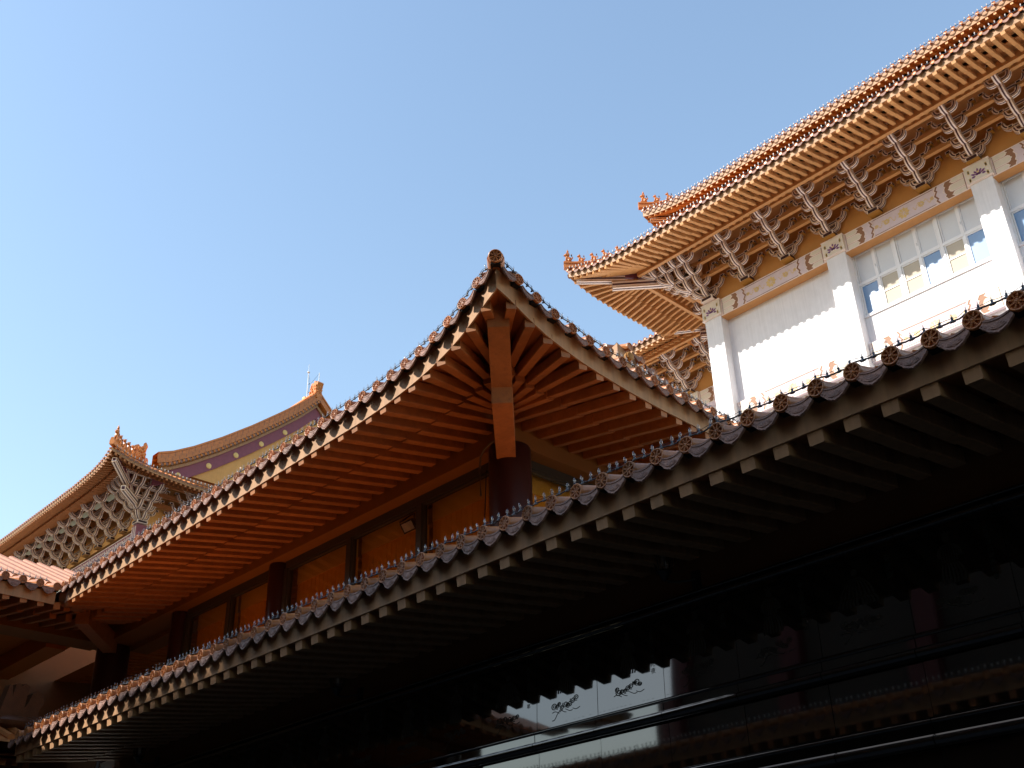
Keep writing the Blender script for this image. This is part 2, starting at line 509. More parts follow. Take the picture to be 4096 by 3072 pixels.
class Eave:
    """one straight or upturned eave. P0: eave line start (disc-centre height), a: along, b: inward."""
    def __init__(e, P0, a, b, L, lift=None, flare=None, fan=0.0, D=1.87, slope=0.34, h_fly=-0.21, d_fly=0.30, h_in=-0.10, d_in=1.0,
                 rh=0.11, ih=0.12, fas=(-0.31, -0.03), sp=0.30, valley=False, ks=1.0):
        e.P0, e.a, e.b, e.L = V3(P0), V3(a), V3(b), L
        e.lift = lift or (lambda s: 0.0)
        e.flare = flare or (lambda s: 0.0)
        e.fan, e.D, e.slope = fan, D, slope
        e.h_fly, e.d_fly, e.h_in, e.d_in, e.rh, e.ih, e.fas, e.sp, e.valley, e.ks = h_fly, d_fly, h_in, d_in, rh, ih, fas, sp, valley, ks
        e.x = e.b.cross(ZU)           # right-handed local x
    def pt(e, s, d, h, lf=True):
        k = max(s, d) if e.fan else s
        return e.P0 + e.a * s + e.b * (d - e.flare(s) * max(0, 1 - d / 1.9)) + ZU * (h + (e.lift(k) if lf else 0))
    def bot_fly(e, d):
        return e.h_fly + e.slope * (d - e.d_fly)
    def bot_in(e, d):
        return e.h_in + e.slope * (d - e.d_in)
    def tiles(e, root, s0, n, wheel=T_WHEEL, drip=T_DRIP, k=1.0, drip_first=True):
        S = Matrix.Scale(k, 4)
        ws, ds = [], []
        for i in range(n):
            s = s0 + i * e.sp
            j = Matrix.Rotation(random.uniform(-.02, .02), 4, 'Z') @ Matrix.Rotation(random.uniform(-.3, .3) if i % 5 == 0 else random.uniform(-.06, .06), 4, 'Y')
            if s <= e.L + 1e-6:
                ws.append(frame(e.pt(s, 0, random.uniform(-.004, .004)), e.x, e.b, ZU) @ S @ Matrix.Rotation(random.uniform(-.02, .02), 4, 'Z'))
        for i in range(n + 1):
            s = s0 + (i - 0.5) * e.sp
            if 0 < s < e.L:
                # follow the slope of the eave line
                tg = (e.pt(s + .1, 0, 0) - e.pt(s - .1, 0, 0)).normalized()
                if tg.dot(e.x) < 0:
                    tg = -tg
                zz = tg.cross(e.b).normalized()
                bb = zz.cross(tg)
                ds.append(frame(e.pt(s, 0, random.uniform(-.005, .005)), tg, bb, zz) @ S @ Matrix.Rotation(random.uniform(-.03, .03), 4, 'Y'))
        return copies(wheel, root, ws), copies(drip, root, ds)
    def mesh_tiles(e, mb, s0, n, k=1.0):
        """a run of end tiles as plain geometry (eaves too far off to show single tiles)"""
        for i in range(n):
            s = s0 + i * e.sp
            c = e.pt(s, 0, 0)
            mb.lathe([(0.071 * k, 0.02), (0.071 * k, -0.012), (0.055 * k, -0.015), (0.05 * k, -0.004), (0.0001, -0.008)], c=c, n=10, m=0, ax=e.b, cap=False)
            mb.tube([c, c + (e.b + ZU * e.slope) * 0.5], 0.062 * k, 8, 0, caps=False)
            c2 = e.pt(s + e.sp / 2, 0, 0)
            w = e.sp * 0.40
            fr = (c2 - e.b * 0.03, e.a, ZU, -e.b)
            mb.poly([(-w, -.03), (-w * .5, -.065), (0, -.078), (w * .5, -.065), (w, -.03), (w * .85, -.085), (w * .4, -.14), (0, -.175), (-w * .4, -.14), (-w * .85, -.085)], fr, 0.012, 1, -0.012)
    def rafters(e, root, s0, n, fly=T_FLY, inn=T_INN, names=True, mb=None, L=None, extra=0):
        A, B = [], []
        Lx = e.L if L is None else L
        c = V3(((0, 0, 0)))
        for i in range(n):
            s = s0 + i * e.sp
            if s > Lx + extra:
                break
            if e.fan and s < e.fan:
                # fan rafters aim at the corner column
                t = s / e.fan
                tx, td = e.fan + 0.02 + 0.25 * t * 0, e.D + 0.25
                def P(d, h0):
                    q = (d - e.d_fly) / (td - e.d_fly)
                    ss = s + (tx - s) * q
                    return e.pt(ss, d, h0)
                # stop at the hip beam
                p0 = P(e.d_fly, e.bot_fly(e.d_fly))
                d1 = e.d_in + 0.12
                p1 = P(d1, e.bot_fly(d1))
                if s < 0.25:
                    continue
                A.append((p0, p1))
                p0 = P(e.d_in, e.bot_in(e.d_in))
                p1 = P(e.D, e.bot_in(e.D))
                B.append((p0, p1))
            else:
                ds = max(0.0, s - e.L) if e.valley else 0.0
                if ds < e.d_in - .1:
                    A.append((e.pt(s, max(e.d_fly, ds + .12), e.bot_fly(max(e.d_fly, ds + .12))), e.pt(s, e.d_in + 0.12, e.bot_fly(e.d_in + 0.12))))
                dd = max(e.d_in, ds + .12)
                if dd < e.D - .1:
                    B.append((e.pt(s, dd, e.bot_in(dd)), e.pt(s, e.D + 0.05, e.bot_in(e.D + 0.05))))
        def mtx(p, q):
            d = q - p
            dn = d.normalized()
            x = dn.cross(ZU).normalized()
            return frame(p, x, d, ZU)
        if mb is not None:
            for lst, w, h in ((A, .10, e.rh), (B, .11, e.ih)):
                for p, q in lst:
                    mb.beam(p, q, w * e.ks, h, 0)
            return
        copies(fly, root, [mtx(p, q) for p, q in A])
        copies(inn, root, [mtx(p, q) for p, q in B])
    def fascia(e, root, s0, s1, n=60, name='fascia', mb=None, th=0.024, d0=0.09):
        own = mb is None
        mb = mb or MB()
        P = []
        for i in range(n + 1):
            s = s0 + (s1 - s0) * i / n
            # corner mitre: end face follows the diagonal
            sa = s
            P.append([e.pt(sa + (d0 if (i == 0 and e.fan) else 0), d0, e.fas[0]), e.pt(sa + (d0 + th if (i == 0 and e.fan) else 0), d0 + th, e.fas[0]), e.pt(sa + (d0 + th if (i == 0 and e.fan) else 0), d0 + th, e.fas[1]), e.pt(sa + (d0 if (i == 0 and e.fan) else 0), d0, e.fas[1])])
        vs = [q for p in P for q in p]
        fs = [(0, 1, 2, 3), tuple(4 * n + j for j in (3, 2, 1, 0))]
        for i in range(n):
            for j in range(4):
                fs.append((4 * i + j, 4 * i + (j + 1) % 4, 4 * i + 4 + (j + 1) % 4, 4 * i + 4 + j))
        mb.add(vs, fs, 0)
        if own:
            return mb.build(name, ['fascia'], root)
    def board(e, root, s0, s1, n=50, name='soffit', mb=None, mt='soffit'):
        """boarding above the rafters, as a thin slab following the two tiers"""
        own = mb is None
        mb = mb or MB()
        prof = [(0.14, e.bot_fly(0.14) + e.rh), (e.d_fly, e.bot_fly(e.d_fly) + e.rh), (e.d_in + .10, e.bot_fly(e.d_in + .10) + e.rh), (e.d_in + .10, e.bot_in(e.d_in + .10) + e.ih - .004), (e.D + .1, e.bot_in(e.D + .1) + e.ih)]
        k = len(prof)
        ss = [s0 + (s1 - s0) * (i / n) for i in range(n + 1)]
        if e.fan:
            ss = sorted(set(ss + [d for d, h in prof] + [.05 * j for j in range(40)]))
        vs = []
        for s in ss:
            for d, h in prof:
                se = max(s, d) if e.fan else s
                de = d
                if e.valley and s > e.L:
                    de = max(d, s - e.L)
                    h = h if de == d else (e.bot_fly(de) + e.rh if de < e.d_in else e.bot_in(de) + e.ih)
                vs.append(e.pt(se, de, h))
        nn = len(ss)
        top = [v + ZU * 0.05 for v in vs]
        fs = []
        o = nn * k
        for i in range(nn - 1):
            for j in range(k - 1):
                a, b2, c, d = i * k + j, i * k + j + 1, (i + 1) * k + j + 1, (i + 1) * k + j
                fs.append((a, b2, c, d))
                fs.append((o + d, o + c, o + b2, o + a))
        mb.add(vs + top, fs, 0)
        if own:
            return mb.build(name, [mt], root)
    def roof(e, root, s0, s1, depth, st=0.42, name='roof', mb=None, barrels=True, start=0.5, r=0.064, curve=0.0):
        own = mb is None
        mb = mb or MB()
        n = max(2, int((s1 - s0) / 0.3))
        ds = [0.12, 0.4, 0.9, 1.6, depth * .6, depth]
        hz = [-0.03 + d * min(.34, st) + max(0, d - .4) * max(0, st - .34) + curve * max(0, d - .4) ** 2 for d in ds]
        ss = [s0 + (s1 - s0) * i / n for i in range(n + 1)]
        vs = [e.pt(max(s, d) if e.fan else (min(s, 1e9)), d, h) for s in ss for d, h in zip(ds, hz)]
        k = len(ds)
        mb.add(vs, [(i * k + j, i * k + j + 1, (i + 1) * k + j + 1, (i + 1) * k + j) for i in range(n) for j in range(k - 1)], 0)
        if barrels:
            i = 0
            s = s0 + e.sp * .5
            q = e.s_tile
            while q <= s1:
                if q >= s0:
                    pts = [e.pt(q, d, h + .03) for d, h in zip(ds, hz) if d >= start - .2 and (not e.fan or d < q + .1)]
                    if len(pts) > 1:
                        mb.tube(pts, r, 8, 0)
                q += e.sp
        if own:
            return mb.build(name, ['tile'], root, True)

def string_light(name, e, s0, s1, sp, root_label, off_h=0.085, big=100, group=None, sag=0.012, parts=True, k=1.0, nearest=None):
    t = thing(name, e.pt((s0 + s1) / 2, 0.03, 0.08), root_label, "string lights", group or "strings of clear bulbs along the tiled eaves")
    mb = MB()
    pts = []
    n = int((s1 - s0) / sp)
    pos = []
    for i in range(n + 1):
        s = s0 + i * sp + random.uniform(-.012, .012)
        ph = ((s - e.s_tile) / e.sp) % 1.0
        h = off_h - sag * sin(pi * ph) + random.uniform(-.004, .004)
        p = e.pt(s, 0.04 + random.uniform(-.008, .008), h)
        pos.append(p)
        pts.append(p + ZU * random.uniform(-.003, .003))
        pts.append(p + e.a * sp * .5 - ZU * random.uniform(.002, .008))
    mb.tube(pts, 0.0065 * k, 6, 0)
    if parts:
        pts2 = [p + V3((0, 0, 0.006 + 0.014 * abs(sin(i * .9)))) - e.b * 0.012 for i, p in enumerate(pts)]
        mb.tube(pts2, 0.0025, 4, 0)
    mb.build("cable", ['cable'], t)
    mats_ = []
    for p in pos:
        R = Matrix.Rotation(random.uniform(-.16, .16), 4, 'Y') @ Matrix.Rotation(random.uniform(-.12, .12), 4, 'X')
        mats_.append(Matrix.Translation(p) @ R @ Matrix.Scale(k, 4))
    prof = [(0.004, 0.024), (0.0085, 0.030), (0.0125, 0.040), (0.0125, 0.050), (0.009, 0.062), (0.004, 0.072), (0.0005, 0.078)]
    if parts:
        cp = cam.matrix_world.translation
        idx = sorted(range(len(pos)), key=lambda i: (pos[i] - cp).length if nearest is None else (pos[i] - nearest).length)
        near, rest = idx[:big], idx[big:]
        copies(T_BULB, t, [mats_[i] for i in near], (T_SOCK, T_FIL))
    else:
        near, rest = [], range(len(pos))
    if rest:
        g, so = MB(), MB()
        for i in rest:
            m4 = mats_[i]
            for mbx, pr in ((g, prof), (so, [(0.013, -.004), (0.011, .004), (0.0085, .010), (0.0085, .028)])):
                tmp = MB()
                tmp.lathe(pr, n=6, m=0)
                mbx.add([m4 @ V3(v) for v in tmp.v], tmp.f, 0)
        o = g.build("bulbs", ['bulb' if parts else 'filament'], t, True)
        o2 = so.build("sockets", ['socket'], t, True)
        if parts:
            o['kind'] = 'stuff'
            o2['kind'] = 'stuff'
        else:
            o['kind'] = 'stuff'
            o2['kind'] = 'stuff'
    return t

_b = MB(); _b.lathe([(0.004, 0.024), (0.0085, 0.030), (0.0125, 0.040), (0.0125, 0.050), (0.009, 0.062), (0.004, 0.072), (0.0005, 0.078)], n=10)
T_BULB = bpy.data.objects.new("bulb", _b.mesh("bulb", ['bulb'], True))
_b = MB(); _b.lathe([(0.015, -0.008), (0.013, 0.000), (0.0125, 0.004), (0.0085, 0.010), (0.0085, 0.028)], n=10); _b.box((0, 0, -.004), 0.020, 0.008, 0.006)
T_SOCK = bpy.data.objects.new("socket", _b.mesh("socket", ['socket'], True))
_b = MB(); _b.lathe([(0.003, 0.026), (0.0022, 0.044), (0.0005, 0.050)], n=6); _b.tube([V3((-.004, 0, .046)), V3((0, 0, .054)), V3((.004, 0, .046))], 0.0008, 4)
T_FIL = bpy.data.objects.new("filament", _b.mesh("filament", ['filament'], True))

# ------------------------------------------------------------------ ground
def structure(mb, name, mats):
    o = mb.build(name, mats)
    o['kind'] = 'structure'
    return o
g = MB()
g.add([(-400, -400, 0), (400, -400, 0), (400, 400, 0), (-400, 400, 0)], [(0, 1, 2, 3)])
structure(g, "courtyard_ground", ['stone'])
g = MB(); g.bb(-45, 6, 16.61, 29.3, 0, 5.75); structure(g, "bounce_terrace", ['pale_stone'])  # unseen pale terrace added to bounce light onto pavilion and white hall

LIFT_MID = table([(0, .66), (.3, .57), (.6, .45), (.9, .35), (1.2, .285), (1.5, .235), (1.8, .20), (2.4, .15), (3, .12), (6, .06), (11, 0), (40, 0)])

# ================================================================== FRONT HALL (lower storey in deep shade)
FH = thing("front_hall", (-8, 8.2, 0), "long dark ground floor hall with tiled eave and polished black granite frieze in deep shade", "temple hall")
YW = 8.2
ef = Eave((-17.75, 6.45, 5.47), (1, 0, 0), (0, 1, 0), 21.2, D=1.72, slope=0.25, h_fly=-0.36, d_fly=0.12, h_in=-0.235, d_in=1.03, fas=(-0.262, -0.03), sp=0.2985)
ef.s_tile = 0.235
ef.tiles(FH, 0.235, 70)
T_FLYF = raf("flying_rafter", 0.125, 0.13, 'fascia')
T_INNF = raf("eave_rafter", 0.125, 0.13, 'fascia')
ef.rafters(FH, 0.10, 70, T_FLYF, T_INNF)
ef.fascia(FH, 0, 21.2)
ef.board(FH, 0, 21.2)
m = MB()
ef.roof(None, 0, 21.2, 2.6, 0.36, mb=m)
m.build("roof", ['tile'], FH, True)
# upper wall and eave purlin
m = MB()
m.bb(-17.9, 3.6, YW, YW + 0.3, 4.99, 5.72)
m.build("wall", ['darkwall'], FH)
m = MB(); m.bb(-17.9, 3.6, 8.9, 9.2, 3.0, 6.0); m.build("rear_wall", ['ochre_wall'], FH)
PW = 0.844
XJ = -4.81
def granite_run(name, prof, x0=-17.9, x1=3.6, joints=True, gap=0.004):
    """moulded granite course cut in lengths"""
    mb = MB()
    k0 = int((x0 - XJ) / (PW)) - 1
    xs = [XJ + PW * k for k in range(k0, k0 + 40) if x0 < XJ + PW * k < x1]
    xs = [x0] + xs + [x1]
    for a, b in zip(xs, xs[1:]):
        k = len(prof)
        dx = random.uniform(-.0015, .0015)
        vs = [V3((a + gap, YW - o + dx, z)) for o, z in prof] + [V3((b - gap, YW - o + dx, z)) for o, z in prof]
        mb.add(vs, [tuple(range(k)), tuple(range(2 * k - 1, k - 1, -1))] + [(i, k + i, k + (i + 1) % k, (i + 1) % k) for i in range(k)])
    return mb.build(name, ['granite'], FH, True)
def arc(cy, cz, r, a0, a1, n=8):
    return [(cy + r * cos(radians(a0 + (a1 - a0) * i / n)), cz + r * sin(radians(a0 + (a1 - a0) * i / n))) for i in range(n + 1)]
granite_run("cornice_moulding", [(-.02, 4.86)] + [(.03, 4.86), (.03, 4.90)] + arc(.035, 4.93, .028, -80, 80) + [(.03, 4.96), (.07, 4.965)] + arc(.07, 4.982, .016, -90, 90) + [(-.02, 5.0)])
granite_run("string_course", [(-.02, 3.90), (.05, 3.90)] + arc(.045, 3.955, .05, -85, 20) + [(.055, 3.99), (.055, 4.06)] + arc(.05, 4.08, .018, -60, 90) + [(-.02, 4.10)])
granite_run("ledge_moulding", [(-.02, 3.25), (.04, 3.25)] + arc(.035, 3.305, .05, -85, 20) + [(.05, 3.34), (.05, 3.415)] + arc(.045, 3.438, .024, -60, 90) + [(-.02, 3.465)])
m = MB(); m.bb(-17.9, 3.6, YW + .03, YW + .25, 0, 4.99); m.build("backing_wall", ['joint'], FH)

TILT = radians(2.6)
def panel_mesh():
    mb = MB()
    mb.bb(-PW / 2 + .003, PW / 2 - .003, 0, .02, -.385, .385)
    return mb
T_PANEL = bpy.data.objects.new("relief_panel", panel_mesh().mesh("relief_panel", ['granite']))
m = MB(); m.bb(-PW / 2 + .003, PW / 2 - .003, 0, .02, -.215, .215)
T_LOW = bpy.data.objects.new("granite_slab", m.mesh("granite_slab", ['granite']))
m = MB(); m.bb(-PW / 2 + .003, PW / 2 - .003, 0, .02, -1.6, 1.6)
T_BASE = bpy.data.objects.new("base_slab", m.mesh("base_slab", ['granite']))

MANTRA = {-1: "娑婆訶", 0: "娑婆摩訶阿悉陀夜", 1: "娑婆訶", 2: "者吉囉阿悉陀夜", 3: "娑婆訶", 4: "波陀摩羯悉陀夜", 5: "娑婆訶", 6: "那囉謹墀皤伽囉耶",
          7: "娑婆訶", 8: "摩婆利勝羯囉夜", 9: "娑婆訶", 10: "南無喝囉怛那哆囉夜耶", 11: "南無阿利耶", 12: "婆盧吉帝", 13: "爍皤囉夜", 14: "娑婆訶",
          -2: "悉囉僧阿穆佉耶", -3: "娑婆訶", -4: "摩囉那囉", -5: "娑婆訶", -6: "那囉謹墀", -7: "娑婆訶"}
_glyphs = {}
def text_mesh(name, txt, size):
    """vertical inscription, one glyph under another, as flat mesh standing 1 mm proud"""
    mb = MB()
    for i, ch in enumerate(txt):
        if ch not in _glyphs:
            cu = bpy.data.curves.new("glyph", 'FONT')
            cu.body = ch
            cu.size = 1.0
            cu.align_x = 'CENTER'
            cu.extrude = 0.01
            cu.resolution_u = 2
            ob = bpy.data.objects.new("glyph", cu)
            COL.objects.link(ob)
            dg = bpy.context.evaluated_depsgraph_get()
            dg.update()
            me = bpy.data.meshes.new_from_object(ob.evaluated_get(dg))
            _glyphs[ch] = ([v.co.copy() for v in me.vertices], [tuple(p.vertices) for p in me.polygons])
            bpy.data.objects.remove(ob)
            bpy.data.curves.remove(cu)
        vs, fs = _glyphs[ch]
        if vs:
            mb.add([V3((v.x * size, -.0012 - v.z * .05, -i * size * 1.12 + v.y * size)) for v in vs], fs)
    return mb.mesh(name, ['engrave_green'])

def swirl(mb, cx, cz, r, turns=2.0, w=.005, m=0, flip=1):
    n = 26
    L, R = [], []
    for i in range(n + 1):
        a = flip * (turns * 2 * pi * i / n) + .6
        q = r * (0.15 + .85 * i / n)
        L.append((cx + (q - w) * cos(a), cz + (q - w) * .8 * sin(a)))
        R.append((cx + (q + w) * cos(a), cz + (q + w) * .8 * sin(a)))
    vs = [V3((x, -.0016, z)) for x, z in L] + [V3((x, -.0016, z)) for x, z in R]
    mb.add(vs, [(i, i + 1, n + 2 + i, n + 1 + i) for i in range(n)], m)

def ribbon(mb, pts, w, m=0):
    n = len(pts)
    L, R = [], []
    for i, (x, z) in enumerate(pts):
        x0, z0 = pts[max(0, i - 1)]
        x1, z1 = pts[min(n - 1, i + 1)]
        d = sqrt((x1 - x0) ** 2 + (z1 - z0) ** 2) or 1
        L.append((x - (z1 - z0) / d * w, z + (x1 - x0) / d * w))
        R.append((x + (z1 - z0) / d * w, z - (x1 - x0) / d * w))
    vs = [V3((x, -.0014, z)) for x, z in L] + [V3((x, -.0014, z)) for x, z in R]
    mb.add(vs, [(i, i + 1, n + i + 1, n + i) for i in range(n - 1)], m)

def figure_mesh(kind, sd):
    """line-cut standing or seated robed figure on a cloud scroll"""
    rnd = random.Random(sd)
    mb = MB()
    FS, FO = .80, .125
    fr = (V3((0, 0, FO)), V3((1, 0, 0)), V3((0, 0, FS)), V3((0, -1, 0)))
    H = .25
    seated = kind == 'seated'
    top = .22 if not seated else .16
    hx = rnd.uniform(-.012, .012)
    # head, topknot or crown
    mb.poly([(hx + .030 * cos(a * pi / 8), top + .040 * sin(a * pi / 8)) for a in range(16)], fr, .001)
    if not seated:
        mb.poly([(hx - .028, top + .036), (hx - .034, top + .075), (hx - .012, top + .058), (hx, top + .088), (hx + .012, top + .058), (hx + .034, top + .075), (hx + .028, top + .036)], fr, .001)
    # robe panels separated by polished gaps
    def strip(x0, z0, x1, z1, w0, w1, bend=0):
        n = 8
        pts = []
        for i in range(n + 1):
            t = i / n
            pts.append((x0 + (x1 - x0) * t + bend * sin(pi * t), z0 + (z1 - z0) * t, w0 + (w1 - w0) * t))
        vs = [V3((x - w, -.0012, z * FS + FO)) for x, z, w in pts] + [V3((x + w, -.0012, z * FS + FO)) for x, z, w in pts]
        mb.add(vs, [(i, i + 1, n + 2 + i, n + 1 + i) for i in range(n)])
    sh = top - .055
    if seated:
        for k in range(-4, 5):
            strip(hx + k * .011, sh, k * .038, -.10, .004, .012, k * .006)
        for k in range(-5, 6):
            strip(k * .030, -.11, k * .036, -.20, .010, .013, .01 * (1 if k > 0 else -1))
    else:
        for k in range(-3, 4):
            strip(hx + k * .013, sh, k * .019 + hx, -.02, .005, .006, k * .006)
            strip(k * .020 + hx, -.03, k * .030, -.235, .007, .010, k * .005 + .006)
        strip(hx - .045, sh - .01, -.085, .03, .012, .016, -.02)
        strip(-.085, .03, -.02, .06, .012, .008)
        strip(hx + .045, sh - .01, .085, .02, .012, .016, .02)
        strip(.085, .02, .02, .06, .012, .008)
        if kind == 'staff':
            ribbon(mb, [(-.17, -.02), (.19, .25)], .004)
        if kind == 'incense':
            ribbon(mb, [(-.13, .10), (-.11, .13), (-.14, .16), (-.12, .19), (-.13, .22)], .005)
            strip(-.13, .095, -.02, .07, .012, .006)
    # cloud scroll at the feet
    base = -.195 if not seated else -.19
    for j in range(9):
        swirl(mb, (j - 4) * .037 + rnd.uniform(-.01, .01), base + rnd.uniform(-.028, .030) + .003 * j, rnd.uniform(.026, .044), 1.7, .0055, 0, rnd.choice((-1, 1)))
    for j in range(4):
        x0 = -.20 + j * .10 + rnd.uniform(-.02, .02)
        ribbon(mb, [(x0 + .02 * i, base - .045 + .012 * sin(i * .8 + j) - .002 * i) for i in range(6)], .0035)
    if rnd.random() < .6:
        ribbon(mb, [(-.06 - .018 * i, base - .05 - .010 * i + .018 * sin(i * .9)) for i in range(8)], .004)
    # fine chisel ticks along the lower edge
    for j in range(14):
        x0 = -.38 + j * .055 + rnd.uniform(-.01, .01)
        if rnd.random() < .5:
            ribbon(mb, [(x0, -.352), (x0 + .022, -.351)], .0008)
    return mb.mesh("engraved_pattern", ['engrave'])

KINDS = ['crown', 'seated', 'staff', 'incense', 'crown', 'seated', 'incense', 'crown', 'seated', 'staff']
for k in range(-7, 15):
    xc = XJ + PW * (1 - k) - PW / 2
    xc = -3.966 + PW / 2 - PW * k
    tl = TILT + random.uniform(-.0015, .0015)
    p = T_PANEL.copy()
    place(p, FH, Matrix.Translation((xc, YW + random.uniform(-.001, .001), 4.485)) @ Matrix.Rotation(-tl, 4, 'X') @ Matrix.Rotation(random.uniform(-.0015, .0015), 4, 'Z'))
    f = bpy.data.objects.new("engraved_pattern", figure_mesh({0: 'crown', 1: 'seated', 2: 'staff', 3: 'staff', 4: 'incense', 5: 'crown', 6: 'seated', 7: 'incense', 8: 'crown'}.get(k, KINDS[k % 10]), 100 + k))
    COL.objects.link(f)
    f.parent = p
    f.location = (-.02, 0, 0)
    tx = MANTRA[k]
    sz = min(.068, .40 / len(tx))
    tm = bpy.data.objects.new("inscription", text_mesh("inscription", tx, sz))
    COL.objects.link(tm)
    tm.parent = p
    tm.location = (.30, 0, .27)
    q = T_LOW.copy()
    place(q, FH, Matrix.Translation((xc, YW + random.uniform(-.001, .001), 3.68)) @ Matrix.Rotation(random.uniform(-.003, .003), 4, 'X') @ Matrix.Rotation(random.uniform(-.004, .004), 4, 'Z'))
    q = T_BASE.copy()
    place(q, FH, Matrix.Translation((xc, YW, 1.63)) @ Matrix.Rotation(random.uniform(-.002, .002), 4, 'X'))

string_light("string_light", ef, 0.35, 20.6, 0.0965, "string of clear pointed bulbs on a dark cable along the shaded lower eave", off_h=0.088, big=100)

# wall lanterns
def lantern(x, z, label):
    t = thing("wall_lantern", (x, 7.98, z), label, "wall lamp", "wall lanterns under the dark lower eave")
    m = MB(); m.lathe([(.002, .20), (.012, .17), (.03, .155), (.10, .125), (.175, .095), (.18, .088), (.165, .088), (.08, .105)], c=(x, 7.98, z), n=20, m=0, cap=False); m.build("cap", ['black'], t, True)
    m = MB(); m.lathe([(.075, .10), (.088, .04), (.085, -.04), (.066, -.12), (.055, -.135)], c=(x, 7.98, z), n=20, cap=False); m.build("glass_shade", ['pane'], t, True)
    m = MB(); m.lathe([(.025, .09), (.025, -.06)], c=(x, 7.98, z), n=10); m.build("lamp_tube", ['filament'], t, True)
    m = MB()
    for k in range(8):
        a = k * pi / 4
        m.tube([V3((x + cos(a) * r, 7.98 + sin(a) * r, z + h)) for r, h in ((.078, .10), (.092, .04), (.089, -.04), (.069, -.125))], .004, 5, 0)
    m.lathe([(.072, -.12), (.075, -.135), (.05, -.155), (.03, -.20), (.012, -.215), (.001, -.225)], c=(x, 7.98, z), n=16, cap=False)
    m.build("cage", ['black'], t, True)
    m = MB(); m.tube([V3((x, 7.98, z - .19)), V3((x + .03, 8.0, z - .225)), V3((x + .10, 8.06, z - .235)), V3((x + .18, 8.13, z - .225)), V3((x + .21, 8.2, z - .2))], .013, 8, 0)
    m.box((x + .21, 8.185, z - .24), .045, .014, .11); m.build("bracket", ['black'], t, True)
lantern(-11.46, 5.30, "dark wall lantern in the middle of the shaded wall, pointed cap above granite cornice")
lantern(-6.21, 5.33, "dark wall lantern at the right end of the shaded wall, barely visible")
lantern(-16.6, 5.30, "dark wall lantern at the far left, below the sunlit stretch of lower eave")

# ================================================================== CORNER PAVILION
CP = thing("corner_pavilion", (-9.5, 9.3, 0), "orange upper storey pavilion with upturned tiled roof corner, fanned rafters and maroon columns", "pavilion")
PC = V3((-7.34, 6.95, 8.335))
def fl(mx):
    return lambda s: -mx * (1 - max(0, 1 - s / 3) ** 2)
el = Eave(PC, (-1, 0, 0), (0, 1, 0), 11.46, LIFT_MID, fl(.25), fan=1.95, D=2.15, h_fly=-0.36, d_fly=0.12, h_in=-0.23, d_in=1.04, fas=(-0.295, -0.03), valley=True, sp=.2985)
er = Eave(PC, (0, 1, 0), (-1, 0, 0), 9.0, LIFT_MID, fl(.08), fan=1.95, D=2.06, h_fly=-0.36, d_fly=0.12, h_in=-0.23, d_in=1.04, fas=(-0.295, -0.03), sp=.2985)
el.s_tile = er.s_tile = 0.39
el.tiles(CP, .39, 40)
er.tiles(CP, .38, 29)
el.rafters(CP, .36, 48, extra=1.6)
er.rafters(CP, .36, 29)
el.fascia(CP, 0, 11.40, 80)
er.fascia(CP, 0, 9.0, 60)
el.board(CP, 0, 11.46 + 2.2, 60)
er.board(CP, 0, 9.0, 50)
m = MB()
el.roof(None, 0, 13.2, 4.2, .45, mb=m)
er.roof(None, 0, 9.0, 4.2, .45, mb=m)
# hip ridge
tp = el.pt(0, 0, 0)
m.tube([tp + V3((-.05, .05, .03)), tp + V3((-.5, .5, .02)), tp + V3((-1.2, 1.2, .10)), tp + V3((-2.6, 2.6, .75)), tp + V3((-4, 4, 1.6))], .10, 10, 0)
m.build("roof", ['tile'], CP, True)
# corner end tile facing out on the diagonal
dg_b = V3((-.7071, .7071, 0))
copies(T_WHEEL, CP, [frame(tp + V3((.02, -.02, -.01)), dg_b.cross(ZU), dg_b, ZU) @ Matrix.Rotation(radians(12), 4, 'X') @ Matrix.Scale(1.12, 4)])
def dp(t, z, o=0.0):
    """point on the pavilion's hip diagonal"""
    return V3((-7.34 - t + o * .7071, 6.95 + t + o * .7071, z))
m = MB()
w2 = .125
def hipbar(mb, t0, z0, t1, z1, hgt, cut=.16):
    p = [dp(t0 + cut, z0, -w2), dp(t0 + cut, z0, w2), dp(t1, z1, w2), dp(t1, z1, -w2)]
    q = [dp(t0, z0 + hgt, -w2), dp(t0, z0 + hgt, w2), dp(t1, z1 + hgt, w2), dp(t1, z1 + hgt, -w2)]
    mb.hexa(p + q)
hipbar(m, .36, 8.44, 1.3, 8.03, .30, .06)
hipbar(m, 1.02, 7.95, 2.12, 7.93, .42, .05)
m.build("hip_beam", ['rafter'], CP)
# ring beams
ZB = 8.18
m = MB(); m.bb(-21.6, -9.43, 9.10, 9.60, ZB, 8.72); m.build("beam", ['beam'], CP)
m = MB(); m.bb(-9.93, -9.433, 9.603, 16.5, ZB, 8.72); m.add([(-9.43, 9.60, ZB), (-9.43, 9.60, 8.72), (-9.43, 16, 8.72), (-9.43, 16, ZB)], [(0, 1, 2, 3)]); m.build("beam", ['beam'], CP)
def column(x, y, r, z1=8.2, z0=4.6):
    mb = MB()
    mb.lathe([(r, 0), (r, z1 - z0 - .03), (r * .97, z1 - z0)], c=(x, y, z0), n=36)
    return mb.build("column", ['maroon'], CP, True)
column(-9.60, 9.27, .285, 8.176)
column(-15.22, 9.34, .175, 8.176)
column(-18.46, 9.34, .175, 8.176)
column(-21.2, 9.36, .32, 8.176)
column(-9.68, 14.6, .175, 8.176)

